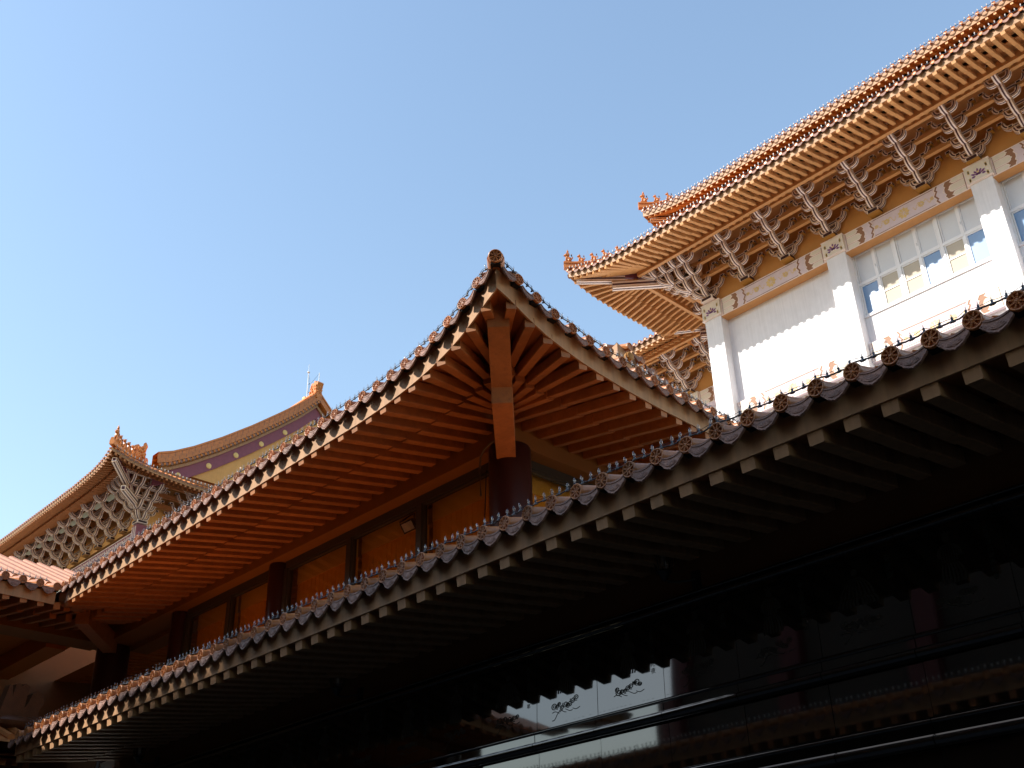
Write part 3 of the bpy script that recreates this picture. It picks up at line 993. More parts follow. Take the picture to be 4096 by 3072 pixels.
def window(y, xs, z0, z1, axis='x', fixed=0, hdr=.10, name="window"):
    """window between xs[0] and xs[-1] with mullions at the inner values; frame and panes are its sub-parts"""
    fr = MB()
    def bb(a0, a1, d0, d1, zz0, zz1):
        if axis == 'x':
            fr.bb(a0, a1, y + d0, y + d1, zz0, zz1)
        else:
            fr.bb(y - d1, y - d0, a0, a1, zz0, zz1)
    bb(xs[0], xs[-1], -.05, .06, z1 - .02, z1 + hdr)
    bb(xs[0], xs[-1], -.03, .04, z1 - .055, z1 - .021)
    for i, x in enumerate(xs):
        bb(x - .055, x + .055, -.055, .065, z0, z1 - .02)
        bb(x - .09, x + .09, -.03, .04, z0, z1 - .057)
    bb(xs[0], xs[-1], -.05, .06, z0 - .06, z0)
    w = fr.build(name, ['bronze'], CP)
    for a, b in zip(xs, xs[1:]):
        p = MB()
        if axis == 'x':
            p.bb(a + .088, b - .088, y + .0, y + .006, z0 + .002, z1 - .05)
        else:
            p.bb(y - .006, y, a + .088, b - .088, z0 + .002, z1 - .05)
        o = bpy.data.objects.new("pane", p.mesh("pane", ['pane']))
        COL.objects.link(o)
        o.parent = w
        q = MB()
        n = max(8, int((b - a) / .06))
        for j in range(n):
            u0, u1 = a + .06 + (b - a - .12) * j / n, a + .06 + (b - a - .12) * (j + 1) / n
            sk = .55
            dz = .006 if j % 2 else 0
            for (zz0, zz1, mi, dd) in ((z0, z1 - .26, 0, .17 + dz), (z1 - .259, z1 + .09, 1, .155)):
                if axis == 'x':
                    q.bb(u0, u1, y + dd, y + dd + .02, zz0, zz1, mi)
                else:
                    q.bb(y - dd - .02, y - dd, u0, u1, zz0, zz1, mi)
        o = bpy.data.objects.new("blind", q.mesh("blind", ['amber', 'amber_pale']))  # opaque panel added behind the pane, its orange standing in for interior glow
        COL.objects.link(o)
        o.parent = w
    w.matrix_parent_inverse = ROOTINV[CP.name]
    return w
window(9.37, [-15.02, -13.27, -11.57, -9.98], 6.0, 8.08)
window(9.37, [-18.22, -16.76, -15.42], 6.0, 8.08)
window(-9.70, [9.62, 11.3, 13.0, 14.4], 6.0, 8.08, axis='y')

# room behind the glass
m = MB()
m.bb(-21.0, -10.0, 9.62, 9.98, 8.10, 8.24, 1)
m.bb(-10.35, -9.95, 9.99, 16.4, 8.10, 8.24, 1)
m.add([(-24.6, 9.62, 8.26), (-9.95, 9.62, 8.26), (-9.95, 16.4, 8.9), (-24.6, 16.4, 8.9)], [(0, 1, 2, 3)], 0)
for i in range(60):
    x = -24.4 + i * .25
    m.beam((x, 10.0, 8.262), (x, 16.3, 8.868), .012, .02, 0)
m.build("ceiling", ['ceil', 'beam'], CP)
m = MB(); m.bb(-26.2, -26, 9.0, 16.6, 5.0, 9.2); m.bb(-26, -9.9, 16.4, 16.6, 5.0, 9.2); m.build("room_wall", ['ceil'], CP)
m = MB(); m.bb(-26, -9.9, 9.3, 16.4, 5.7, 5.9); m.build("room_floor", ['cream'], CP)
# valley beam at the inner corner on the left
m = MB()
a0, a1 = V3((-19.55, 7.95, 7.98)), V3((-21.1, 9.3, 7.98))
m.beam(a0, a1, .24, .34)
m.beam(V3((-18.95, 7.35, 8.06)), V3((-20.1, 8.45, 8.30)), .22, .22)
m.build("valley_beam", ['rafter'], CP)
# electrical conduit round the column head
m = MB()
m.tube([(-9.93, 9.04, 7.55), (-9.95, 9.04, 7.95), (-9.90, 9.02, 8.10), (-9.80, 8.99, 8.165), (-9.62, 8.955, 8.19), (-9.45, 8.99, 8.21), (-9.40, 9.06, 8.24), (-9.405, 9.10, 8.34), (-9.405, 9.10, 8.55), (-9.405, 9.14, 8.63), (-9.405, 9.25, 8.655), (-9.405, 10.2, 8.66), (-9.405, 13, 8.66)], .014, 8, 0)
for y in (9.5, 9.9, 10.3, 10.7, 11.1, 11.5):
    m.box((-9.405, y, 8.655), .012, .012, .022)
m.build("conduit", ['conduit'], CP, True)
m = MB(); m.tube([(-9.99, 9.2, 8.0), (-10.03, 9.2, 7.4), (-10.10, 9.2, 6.8)], .008, 6); m.build("cable", ['black'], CP, True)
# upper roof tier set back behind the eave
et = Eave((-9.45, 11.55, 10.2), (0, 1, 0), (-1, 0, 0), 6.0, LIFT_MID, fl(.08), fan=1.95, D=2.1, sp=.2985)
et.s_tile = .3
m = MB(); et.mesh_tiles(m, .3, 19)
et2 = Eave((-9.45, 11.55, 10.2), (-1, 0, 0), (0, 1, 0), 9.0, LIFT_MID, fl(.08), fan=1.95, D=2.1, sp=.2985)
et2.s_tile = .3
et2.mesh_tiles(m, .3, 28)
m.build("upper_eave_tiles", ['tile', 'drip'], CP, True)
m = MB(); et.fascia(None, 0, 6, mb=m); et2.fascia(None, 0, 9, mb=m); m.build("upper_fascia", ['fascia'], CP)
m = MB(); et.board(None, 0, 6, mb=m); et2.board(None, 0, 9, mb=m); m.build("upper_soffit", ['soffit'], CP)
m = MB(); et.roof(None, 0, 6, 3, mb=m, barrels=False); et2.roof(None, 0, 9, 3, mb=m, barrels=False); m.build("upper_roof", ['tile'], CP, True)
m = MB(); m.bb(-18.4, -11.5, 13.6, 17.5, 8.9, 10.6); m.build("upper_wall", ['ochre_wall'], CP)
m = MB()
mc = V3((-9.20, 11.48, 10.32))
m.lathe([(.075, -.02), (.075, .02), (.06, .03), (.02, .035), (.0001, .04)], c=mc, n=16, ax=V3((1, -.35, -.1)), cap=False)
for k in range(10):
    a = k * pi / 5
    m.blob(mc + V3((.03, cos(a) * .048 - .01, sin(a) * .048)), .015, .017, .017, 0, 6, 4)
m.build("flower_medallion", ['gold'], CP, True)

string_light("string_light", el, .25, 11.3, 0.098, "string of clear bulbs along the left sunlit eave of the corner pavilion", off_h=.09)
string_light("string_light", er, .15, 8.6, 0.098, "string of clear bulbs running down the right shaded eave of the corner pavilion", off_h=.09)

# floodlight behind the glass
t = thing("floodlight", (-11.95, 9.46, 7.7), "small black floodlight hanging behind the pavilion window glass", "floodlight")
R = Matrix.Rotation(radians(35), 3, 'X') @ Matrix.Rotation(radians(12), 3, 'Z')
c0 = V3((-11.96, 9.455, 7.88))
m = MB(); m.box(c0, .12, .03, .085, 0, R); m.build("housing", ['black'], t)
m = MB(); m.box(c0 + R @ V3((0, -.032, 0)), .095, .003, .062, 0, R); m.build("lens", ['frost'], t)
m = MB(); m.tube([c0 + R @ V3((-.135, 0, 0)), c0 + R @ V3((-.14, .02, .10)), c0 + V3((-.05, .06, .20)), c0 + V3((.05, .06, .20)), c0 + R @ V3((.14, .02, .10)), c0 + R @ V3((.135, 0, 0))], .012, 6); m.build("bracket", ['black'], t, True)

# ================================================================== LEFT WING (closes the courtyard on the left)
LW = thing("courtyard_wing", (-21, 2, 0), "left wing with sunlit orange barrel tiles and upturned gutter corner meeting the pavilion", "temple wing")
ew = Eave((-18.8, -6.0, 8.30), (0, 1, 0), (-1, 0, 0), 13.2, D=2.3, h_fly=-.36, d_fly=.12, h_in=-.23, d_in=1.04, fas=(-.295, -.03), valley=True, sp=.2985)
ew.s_tile = (12.218 % .2985)
ew.tiles(LW, ew.s_tile, 44)
ew.rafters(LW, .1, 50, extra=1.5)
ew.fascia(LW, 0, 13.15)
ew.board(LW, 0, 13.2 + 2.3)
m = MB(); ew.roof(None, 0, 15.6, 4.4, .45, mb=m); m.build("roof", ['tile'], LW, True)
m = MB(); m.bb(-21.7, -21.1, -6, 9.098, ZB, 8.72); m.build("beam", ['beam'], LW)
m = MB(); m.bb(-24.8, -24.6, -6, 16.3, 5.0, 9.8); m.build("wall", ['brown_wall'], LW)
m = MB()
for y in (3.4, -2.0):
    m.lathe([(.30, 0), (.30, 3.55)], c=(-21.4, y, 4.6), n=28)
m.build("column", ['maroon'], LW, True)
m = MB(); m.add([(-24.6, -6, 8.45), (-21.2, -6, 8.45), (-21.2, 9.05, 8.45), (-24.6, 9.05, 8.45)], [(0, 1, 2, 3)]); m.bb(-24.5, -21.7, 4.3, 4.75, 8.1, 8.44); m.bb(-24.5, -21.7, 8.2, 8.6, 8.1, 8.44); m.build("ceiling", ['ceil'], LW)
# lower eave of the wing, mostly out of the picture
ewl = Eave((-18.0, -6.0, 5.47), (0, 1, 0), (-1, 0, 0), 12.3, D=1.72, slope=.25, h_fly=-.36, d_fly=.12, h_in=-.185, d_in=1.03, fas=(-.25, -.03), valley=True, sp=.2985)
ewl.s_tile = .15
m = MB(); ewl.mesh_tiles(m, .15, 41); m.build("lower_eave_tiles", ['tile', 'drip'], LW, True)
m = MB(); ewl.rafters(None, .1, 48, mb=m, extra=1.0); m.build("lower_rafters", ['rafter'], LW)
m = MB(); ewl.fascia(None, 0, 12.25, mb=m); m.build("lower_fascia", ['fascia'], LW)
m = MB(); ewl.board(None, 0, 14.0, mb=m); m.build("lower_soffit", ['soffit'], LW)
m = MB(); ewl.roof(None, 0, 14.2, 2.8, .36, mb=m); m.build("lower_roof", ['tile'], LW, True)
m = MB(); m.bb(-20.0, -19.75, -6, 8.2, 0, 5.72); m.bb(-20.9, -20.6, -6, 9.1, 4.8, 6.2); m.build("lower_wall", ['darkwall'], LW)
# ridge end ornament on the lower roof valley
m = MB()
fr = (V3((-19.25, 6.95, 5.98)), V3((-.2, .98, 0)).normalized(), ZU, V3((.98, .2, 0)).normalized())
m.poly([(-.34, .0), (.46, 0), (.44, .16), (.40, .30), (.48, .44), (.44, .58), (.34, .62), (.24, .56), (.19, .40), (.13, .30), (.14, .52), (.17, .66), (.08, .70), (.02, .64), (-.03, .69), (-.09, .66), (-.12, .44), (-.15, .62), (-.20, .63), (-.26, .36), (-.31, .12)], fr, .08, 0, -.08)
m.blob(fr[0] + V3((0.05, .05, .06)), .14, .42, .10, 0, 10, 6)
m.tube([(-19.25, 6.4, 6.0), (-19.25, 6.9, 6.03), (-19.27, 7.5, 6.12), (-19.4, 8.4, 6.35)], .09, 10)
m.build("ridge_ornament", ['shaded_clay'], LW, True)
string_light("string_light", ew, 9.2, 13.0, .098, "short string of clear bulbs on the sunlit left wing roof edge", off_h=.09, big=60)

# ================================================================== BRACKET SETS
def strip_arm(mb, path, side, w, t, ends=True):
    """painted arm: rectangular bar along path, gold edge, white border and aubergine middle on every face.
    mats: 0 gold, 1 white, 2 dark"""
    path = [V3(p) for p in path]
    side = V3(side).normalized()
    cuts = [0, .08, .36, .64, .92, 1]
    ms = [0, 1, 2, 1, 0]
    rings = []
    for i, p in enumerate(path):
        a = path[max(0, i - 1)]
        b = path[min(len(path) - 1, i + 1)]
        tg = (b - a).normalized()
        up = side.cross(tg).normalized()
        if up.z < 0 and abs(tg.z) < .95:
            up = -up
        if i > 0 and up.dot(rings_up) < 0:
            up = -up
        rings_up = up
        c4 = [p - side * w / 2, p + side * w / 2, p + side * w / 2 + up * t, p - side * w / 2 + up * t]
        rg = []
        for k in range(4):
            A, B = c4[k], c4[(k + 1) % 4]
            for c in cuts[:-1]:
                rg.append(A.lerp(B, c))
        rings.append(rg)
    n = len(rings[0])
    vs = [q for r in rings for q in r]
    fs, mm = [], []
    for i in range(len(rings) - 1):
        for j in range(n):
            fs.append((i * n + j, i * n + (j + 1) % n, (i + 1) * n + (j + 1) % n, (i + 1) * n + j))
            mm.append(ms[j % 5])
    mb.add(vs, fs, mm)
    if ends:
        for rg in (rings[0], rings[-1]):
            c4 = [rg[0], rg[5], rg[10], rg[15]]
            ce = (c4[0] + c4[1] + c4[2] + c4[3]) / 4
            lay = [[q + (ce - q) * f for q in c4] for f in (0, .16, .45)]
            vs = [q for l in lay for q in l]
            fs = []
            mm = []
            for l in range(2):
                for j in range(4):
                    fs.append((l * 4 + j, l * 4 + (j + 1) % 4, l * 4 + 4 + (j + 1) % 4, l * 4 + 4 + j))
                    mm.append(l)
            fs.append((8, 9, 10, 11)); mm.append(2)
            mb.add(vs, fs, mm)

def block(mb, c, h, R=None, m_in=3):
    """small bearing block with white rim"""
    mb.box(c, h, h, h * .62, 1, R)
    mb.box(V3(c), h * 1.02, h * .62, h * .36, m_in, R)
    mb.box(V3(c), h * .62, h * 1.02, h * .36, m_in, R)
    mb.box(V3(c) + V3((0, 0, -h * .62)), h * 1.05, h * 1.05, h * .10, 0, R)

STEP_O, STEP_Z, W, T = 0.45, 0.335, 0.175, 0.165
def nose(mb, k0, k1, x=0.0, o0=0.0, sc=1.0, R=None, off=V3((0, 0, 0))):
    """spine arms between step k0 and k1, stepping out (local -y) and up"""
    R = R or Matrix.Identity(3)
    for k in range(k0, k1):
        z = k * STEP_Z
        a = (k * STEP_O - .06) * sc
        b = (k + 1) * STEP_O * sc
        L = b - a
        pts = [(x, -a, z + .02), (x, -(a + L * .35), z), (x, -(a + L * .62), z + .035), (x, -(a + L * .85), z + .12), (x, -b, z + .24), (x, -(b + .04), z + .40)]
        strip_arm(mb, [R @ V3(p) + off for p in pts], R @ V3((1, 0, 0)), W, T)

def cross(mb, k, half, z0, x0=0.0, R=None, off=V3((0, 0, 0)), o=None):
    R = R or Matrix.Identity(3)
    y = -(k * STEP_O if o is None else o)
    z = k * STEP_Z + z0
    for sg in (-1, 1):
        pts = [(x0, y, z), (x0 + sg * half * .45, y, z), (x0 + sg * half * .70, y, z + .03), (x0 + sg * half * .88, y, z + .11), (x0 + sg * half * .97, y, z + .22), (x0 + sg * half, y, z + .33)]
        strip_arm(mb, [R @ V3(p) + off for p in pts], R @ V3((0, 1, 0)), W * .85, T * .9)
        block(mb, R @ V3((x0 + sg * half, y, z + .38)) + off, .09, R)

BM = ['gold', 'bwhite', 'bdark', 'maroon']
def bracket_mesh(steps=4):
    mb = MB()
    nose(mb, 0, steps)
    for k in range(steps):
        cross(mb, k, .42, .03)
        cross(mb, k, .70, .30)
        block(mb, (0, -(k + 1) * STEP_O, (k + 1) * STEP_Z + .10), .10)
    # base block
    mb.box((0, -.06, -.085), .20, .18, .075, 1)
    mb.box((0, -.07, -.085), .165, .182, .052, 3)
    mb.box((0, -.06, -.085), .202, .145, .052, 3)
    mb.box((0, -.06, -.165), .215, .195, .010, 0)
    return mb.mesh("bracket_set", BM)

def corner_bracket_mesh(steps=4):
    """bracket cluster on a convex corner; local -y and -x both face out"""
    mb = MB()
    I = Matrix.Identity(3)
    RL = Matrix.Rotation(radians(-90), 3, 'Z')      # -y -> -x
    RD = Matrix.Rotation(radians(-45), 3, 'Z')
    nose(mb, 0, steps)
    nose(mb, 0, steps, R=RL)
    nose(mb, 0, steps, sc=1.414, R=RD)
    for j in range(1, steps):
        nose(mb, j, steps, x=-j * STEP_O)
        nose(mb, j, steps, x=j * STEP_O, R=RL)
    for k in range(steps):
        for R in (I, RL):
            cross(mb, k, .42, .03, R=R)
            cross(mb, k, .70, .30, R=R)
        # long arms linking the noses out to the diagonal
        ext = (k + 1) * STEP_O
        z = (k + 1) * STEP_Z + .02
        strip_arm(mb, [(.2, -ext, z), (-ext * .5, -ext, z), (-ext, -ext, z), (-ext - .14, -ext, z + .03), (-ext - .26, -ext, z + .16), (-ext - .30, -ext, z + .28)], V3((0, 1, 0)), W * .85, T)
        strip_arm(mb, [(-ext, .2, z), (-ext, -ext * .5, z), (-ext, -ext, z), (-ext, -ext - .14, z + .03), (-ext, -ext - .26, z + .16), (-ext, -ext - .30, z + .28)], V3((1, 0, 0)), W * .85, T)
        block(mb, (-ext - .30, -ext, z + .33), .085)
        block(mb, (-ext, -ext - .30, z + .33), .085)
        for j in range(k + 2):
            block(mb, (-j * STEP_O, -ext, z + .25), .095)
            block(mb, (-ext, -j * STEP_O, z + .25), .095)
    mb.box((0, 0, -.085), .26, .26, .075, 1)
    mb.box((0, 0, -.085), .265, .21, .052, 3)
    mb.box((0, 0, -.085), .21, .265, .052, 3)
    return mb.mesh("corner_bracket_set", BM)
T_BRK = bpy.data.objects.new("bracket_set", bracket_mesh())
T_CBRK = bpy.data.objects.new("corner_bracket_set", corner_bracket_mesh())

def roof_beast(mb, p, h, yaw, rider=False):
    """small seated guardian animal for a hip ridge"""
    R = Matrix.Rotation(yaw, 3, 'Z')
    P = V3(p)
    q = lambda x, y, z: P + R @ V3((x, y, z)) * h
    mb.box(q(0, 0, .04), h * .30, h * .14, h * .05, 0, R)
    mb.blob(q(-.08, 0, .32), h * .20, h * .15, h * .24, 0, 8, 6, R @ Matrix.Rotation(-.5, 3, 'Y'))
    mb.blob(q(.06, 0, .48), h * .13, h * .13, h * .20, 0, 8, 6, R)
    mb.blob(q(.12, 0, .74), h * .15, h * .13, h * .14, 0, 8, 6, R)
    mb.blob(q(.25, 0, .70), h * .09, h * .08, h * .07, 0, 6, 5, R)
    for s in (-1, 1):
        mb.tube([q(.10, s * .09, .82), q(.06, s * .12, .95)], [h * .04, h * .008], 5)
        mb.tube([q(.12, s * .09, .42), q(.18, s * .10, .06)], h * .05, 6)
        mb.blob(q(-.12, s * .14, .18), h * .13, h * .07, h * .13, 0, 6, 5, R)
    mb.tube([q(-.24, 0, .22), q(-.38, 0, .46), q(-.30, 0, .74), q(-.36, 0, .86)], [h * .05, h * .07, h * .06, h * .01], 6)
    if rider:
        mb.blob(q(-.04, 0, .78), h * .13, h * .12, h * .22, 0, 8, 6, R)
        mb.blob(q(-.02, 0, 1.08), h * .09, h * .09, h * .11, 0, 8, 6, R)
        mb.tube([q(-.02, 0, 1.18), q(-.02, 0, 1.28)], [h * .05, h * .02], 6)

# ================================================================== WHITE HALL
WH = thing("white_hall", (-19.5, 29.9, 0), "tall white temple hall with painted bracket sets and deep orange two-tiered eaves on the right", "temple hall")
LIFT_W = table([(0, .50), (.3, .37), (.6, .29), (.9, .22), (1.2, .15), (1.5, .10), (2.1, .05), (2.8, 0), (60, 0)])
kw = dict(D=2.25, slope=.50, h_fly=-.39, d_fly=.12, h_in=-.18, d_in=.88, fas=(-.29, -.03), sp=.30, rh=.11, ih=.12)
wc = V3((-23.5, 25.9, 25.9))
w1 = Eave(wc, (1, 0, 0), (0, 1, 0), 27.0, LIFT_W, fl(.10), fan=2.6, **kw)
w2 = Eave(wc, (0, 1, 0), (1, 0, 0), 5.5, LIFT_W, fl(.10), fan=2.6, valley=True, **kw)
w3 = Eave((-40, 31.4, 25.9), (1, 0, 0), (0, 1, 0), 16.6, valley=True, **kw)
w1.s_tile = w2.s_tile = .12
w3.s_tile = .05
w1.tiles(WH, .12, 62, T_WHEEL_LO, T_DRIP_LO)
w2.tiles(WH, .42, 17, T_WHEEL_LO, T_DRIP_LO)
w3.tiles(WH, 10.05, 22, T_WHEEL_LO, T_DRIP_LO)
w1.rafters(WH, .36, 62, T_FLYW, T_INNW)
w2.rafters(WH, .36, 24, T_FLYW, T_INNW, extra=2.2)
m = MB(); w3.rafters(None, .1, 62, mb=m, extra=2.0); m.build("wing_rafters", ['rafter_w'], WH)
w1.fascia(WH, 0, 27, 90)
w2.fascia(WH, 0, 5.45, 40)
w3.fascia(WH, 0, 16.55, 30)
w1.board(WH, 0, 27, 60, mt='soffit_w')
w2.board(WH, 0, 5.5 + 2.6, 40, mt='soffit_w')
w3.board(WH, 0, 16.6 + 2.6, 30, mt='soffit_w')
m = MB()
w1.roof(None, 0, 27, 5.0, .62, mb=m)
w2.roof(None, 0, 8.5, 5.0, .62, mb=m)
w3.roof(None, 0, 19, 4.0, .62, mb=m, barrels=False)
m.build("roof", ['tile_o'], WH, True)
def wd(t, z, o=0.0):
    return V3((-23.5 + t + o * .7071, 25.9 + t - o * .7071, z))
def painted_bar(mb, p, q, w, h):
    """square bar with white faces, gold edges and a dark centre stripe"""
    p, q = V3(p), V3(q)
    d = (q - p).normalized()
    s = d.cross(ZU).normalized()
    n = 6
    strip_arm(mb, [p.lerp(q, i / n) for i in range(n + 1)], s, w, h)
def hip_rafters(root, f, z_tip, z_step, z_in, t_tip, t_step, t_in, drop=.30, w=.24, h=.26):
    mb = MB()
    painted_bar(mb, f(t_tip, z_tip), f(t_step + .35, z_step + drop), w, h)
    painted_bar(mb, f(t_step, z_step), f(t_in, z_in), w * 1.1, h * 1.1)
    mb.build("hip_beam", BM, root)
    # plum boards between hip beam and roof boarding
    mb = MB()
    a, b = f(t_tip + .1, z_tip + h), f(t_in, z_in + h)
    c, d = f(t_in, z_in + 1.6), f(t_tip + .1, z_tip + h + .12)
    sd = (b - a).cross(ZU).normalized() * .06
    mb.hexa([a - sd, a + sd, b + sd, b - sd, d - sd, d + sd, c + sd, c - sd])
    mb.build("hip_board", ['plum'], root)
hip_rafters(WH, wd, 25.78, 25.42, 25.50, .30, 1.25, 3.0)
# valley beam of the wing
def vd(t, z):
    return V3((-23.3 + t, 31.5 + t, z))
mb = MB()
painted_bar(mb, vd(.25, 25.74), vd(1.4, 25.9), .24, .26)
painted_bar(mb, vd(1.05, 25.48), vd(3.0, 25.6), .26, .28)
mb.build("valley_beam", BM, WH)
mb = MB(); mb.hexa([vd(.4, 26.0) + V3((.05, -.05, 0)), vd(3, 26.0) + V3((.05, -.05, 0)), vd(3, 26.0) - V3((.05, -.05, 0)), vd(.4, 26.0) - V3((.05, -.05, 0))] + [vd(.4, 26.2) + V3((.05, -.05, 0)), vd(3, 27.2) + V3((.05, -.05, 0)), vd(3, 27.2) - V3((.05, -.05, 0)), vd(.4, 26.2) - V3((.05, -.05, 0))])
mb.build("valley_board", ['plum'], WH)

YF, YB = 29.5, 29.92
PX = [-19.9, -14.68, -9.46, -4.24, .98]
PWD = .71
# walls and pillars
m = MB()
m.bb(-19.5, -14.2, YB, YB + .5, 0, 24.3)
m.bb(-14.2, 3.5, YB, YB + .5, 0, 21.28)
m.bb(-14.2, 3.5, YB + .12, YB + .5, 23.84, 24.3)
m.bb(-19.86, -19.4, YB, 44, 0, 24.3)
m.bb(-42, -19.86, 34.95, 35.4, 0, 24.3)
m.build("wall", ['white'], WH)
for i, x in enumerate(PX):
    m = MB(); m.bb(x, x + PWD, YF, YB + .1, 0, 23.78); m.build("pillar", ['white'], WH)
    m = MB()
    m.bb(x - .05, x + PWD + .05, YF - .06, YB + .05, 23.80, 24.46)
    m.bb(x - .065, x + PWD + .065, YF - .075, YB + .05, 23.78, 23.83, 1)
    m.bb(x - .065, x + PWD + .065, YF - .075, YB + .05, 24.44, 24.475, 1)
    cap = m.build("pillar_cap", ['cream', 'bwhite'], WH)
    # lotus emblem and scrolls
    e = MB()
    fr = (V3((x + PWD / 2, YF - .062, 24.08)), V3((1, 0, 0)), ZU, V3((0, -1, 0)))
    def petal(a, r0, r1, w, mi):
        ca, sa = cos(a), sin(a)
        L = [(r0, 0), (r0 + (r1 - r0) * .35, w), (r0 + (r1 - r0) * .75, w * .75), (r1, 0), (r0 + (r1 - r0) * .75, -w * .75), (r0 + (r1 - r0) * .35, -w)]
        e.poly([(u * ca - v * sa, u * sa + v * ca - .10) for u, v in L], fr, .006, mi)
    for k in range(-3, 4):
        petal(pi / 2 + k * .52, .10, .27 if k % 2 == 0 else .24, .034, 0)
    for k in range(-2, 3):
        petal(pi / 2 + k * .45, .02, .13, .028, 0 if abs(k) != 0 else 0)
    e.poly([(-.045, .06), (.045, .06), (0, -.02)], fr, .008, 1)
    for sx in (-1, 1):
        for sz in (-1, 1):
            for k in range(4):
                a = k * 1.3
                e.poly([(sx * (.29 + .035 * cos(a + t * .5)) , sz * (.20 - .03 * k) + .035 * sin(a + t * .5)) for t in range(0, 12)], fr, .003, 2)
    em = bpy.data.objects.new("lotus_emblem", e.mesh("lotus_emblem", ['purple', 'pale_gold', 'pale_gold']))
    COL.objects.link(em)
    em.parent = cap
    em.matrix_parent_inverse = ROOTINV[WH.name]
    cap.matrix_parent_inverse = ROOTINV[WH.name]
    em.matrix_parent_inverse = Matrix.Identity(4)

def frieze(root, x0, x1, yf, z0, z1, depth, name="frieze_panel"):
    """painted architrave: cream tabs at the ends, brown ogee bands, mauve field with gold lotus sprays"""
    m = MB()
    m.bb(x0, x1, yf, yf + depth, z0, z1, 0)
    L, H = (x1 - x0) / 2, (z1 - z0) / 2
    fr = (V3(((x0 + x1) / 2, yf, (z0 + z1) / 2)), V3((1, 0, 0)), ZU, V3((0, -1, 0)))
    P = lambda pts, th, mi: m.poly(pts, fr, th, mi)
    # frame lines
    for s in (-1, 1):
        P([(-L + .02, s * (H - .012) - .012), (L - .02, s * (H - .012) - .012), (L - .02, s * (H - .012) + .012), (-L + .02, s * (H - .012) + .012)], .012, 2)
        # end border
        P([(s * (L - .02), -H + .03), (s * (L - .09), -H + .03), (s * (L - .09), H - .03), (s * (L - .02), H - .03)][::s], .012, 2)
        # brown tab ground with three cream tabs
        g0, g1 = L - .11, L - .80
        P([(s * g0, -H + .03), (s * g0, H - .03), (s * g1, H - .03), (s * g1, -H + .03)][::-s], .004, 1)
        for zc, hh, ln in ((H * .70, H * .20, .46), (0, H * .30, .56), (-H * .70, H * .20, .46)):
            for (grow, th, mi) in ((.030, .008, 2), (0.0, .012, 3)):
                a, b = hh + grow, ln + grow
                pts = [(g0 - .02, zc - a), (g0 - .02, zc + a), (g0 - b + .12, zc + a), (g0 - b + .05, zc + a * .6), (g0 - b + .06, zc + a * .4), (g0 - b, zc), (g0 - b + .06, zc - a * .4), (g0 - b + .05, zc - a * .6), (g0 - b + .12, zc - a)]
                P([(s * u, v) for u, v in pts][::-s], th, mi)
        # mauve ogee band edged brown and white
        def ogee(u0, w, th, mi):
            A = [(u0, -H + .03), (u0 - .07, -H * .55), (u0 - .02, -H * .42), (u0 - .11, 0), (u0 - .02, H * .42), (u0 - .07, H * .55), (u0, H - .03)]
            pts = A + [(u - w, v) for u, v in A[::-1]]
            P([(s * u, v) for u, v in pts][::s], th, mi)
        ogee(L - .74, .26, .010, 0)
        ogee(L - .735, .022, .016, 2)
        ogee(L - 1.0, .055, .012, 1)
        ogee(L - 1.07, .025, .016, 2)
    for s in (-1, 1):
        v0 = s * (H - .055)
        P([(-L + 1.16, v0 - .009), (L - 1.16, v0 - .009), (L - 1.16, v0 + .009), (-L + 1.16, v0 + .009)], .006, 1)
    # gold flowers
    for cx, sc in ((0, 1.0), (-.62, .55), (.62, .55), (-1.0, .35), (1.0, .35)):
        for rr, npet, ph in ((.22, 9, 0), (.14, 7, .3), (.07, 5, 0)):
            for k in range(npet):
                a = ph + k * 2 * pi / npet
                r0, r1, w = rr * .35 * sc, rr * sc, rr * .26 * sc
                if abs(r1 * sin(a)) > H * .8:
                    r1 = H * .8 / abs(sin(a))
                ca, sa = cos(a), sin(a)
                P([(cx + u * ca - v * sa, u * sa + v * ca) for u, v in ((r0, 0), ((r0 + r1) / 2, -w), (r1, 0), ((r0 + r1) / 2, w))], .004 + .003 * (1 - rr), 4)
        if sc < 1:
            sg = 1 if cx > 0 else -1
            for k in range(10):
                u = cx - sg * (.05 + .028 * k)
                v = .10 * sin(k * .7) * (1 if sc > .4 else -1)
                P([(u, v), (u + .03, v - .018), (u + .05, v + .012), (u + .01, v + .02)], .004, 4)
    return m.build(name, ['mauve', 'brown', 'bwhite', 'cream', 'pale_gold'], root)
for a, b in zip(PX, PX[1:]):
    frieze(WH, a + PWD + .005, b - .005, YF + .03, 23.72, 24.43, .388)
    m = MB(); m.bb(a + PWD, b, YF + .034, YB, 23.70, 23.718); m.build("frieze_soffit", ['rafter_w'], WH)
    frieze(WH, a + PWD + .005, b - .005, YB - .16, 19.46, 20.17, .158)
# wing pillar and frieze
m = MB(); m.bb(-24.85, -24.15, 34.5, 35.0, 0, 23.78); m.bb(-32.0, -31.3, 34.5, 35.0, 0, 23.78); m.build("pillar", ['white'], WH)
for x in (-24.85, -32.0):
    m = MB(); m.bb(x - .05, x + PWD + .05, 34.44, 35, 23.80, 24.46); m.bb(x - .065, x + PWD + .065, 34.425, 35, 23.78, 23.83, 1); m.build("pillar_cap", ['cream', 'bwhite'], WH)
frieze(WH, -24.14, -19.95, 34.53, 23.72, 24.43, .41)
frieze(WH, -31.28, -24.86, 34.53, 23.72, 24.43, .41)
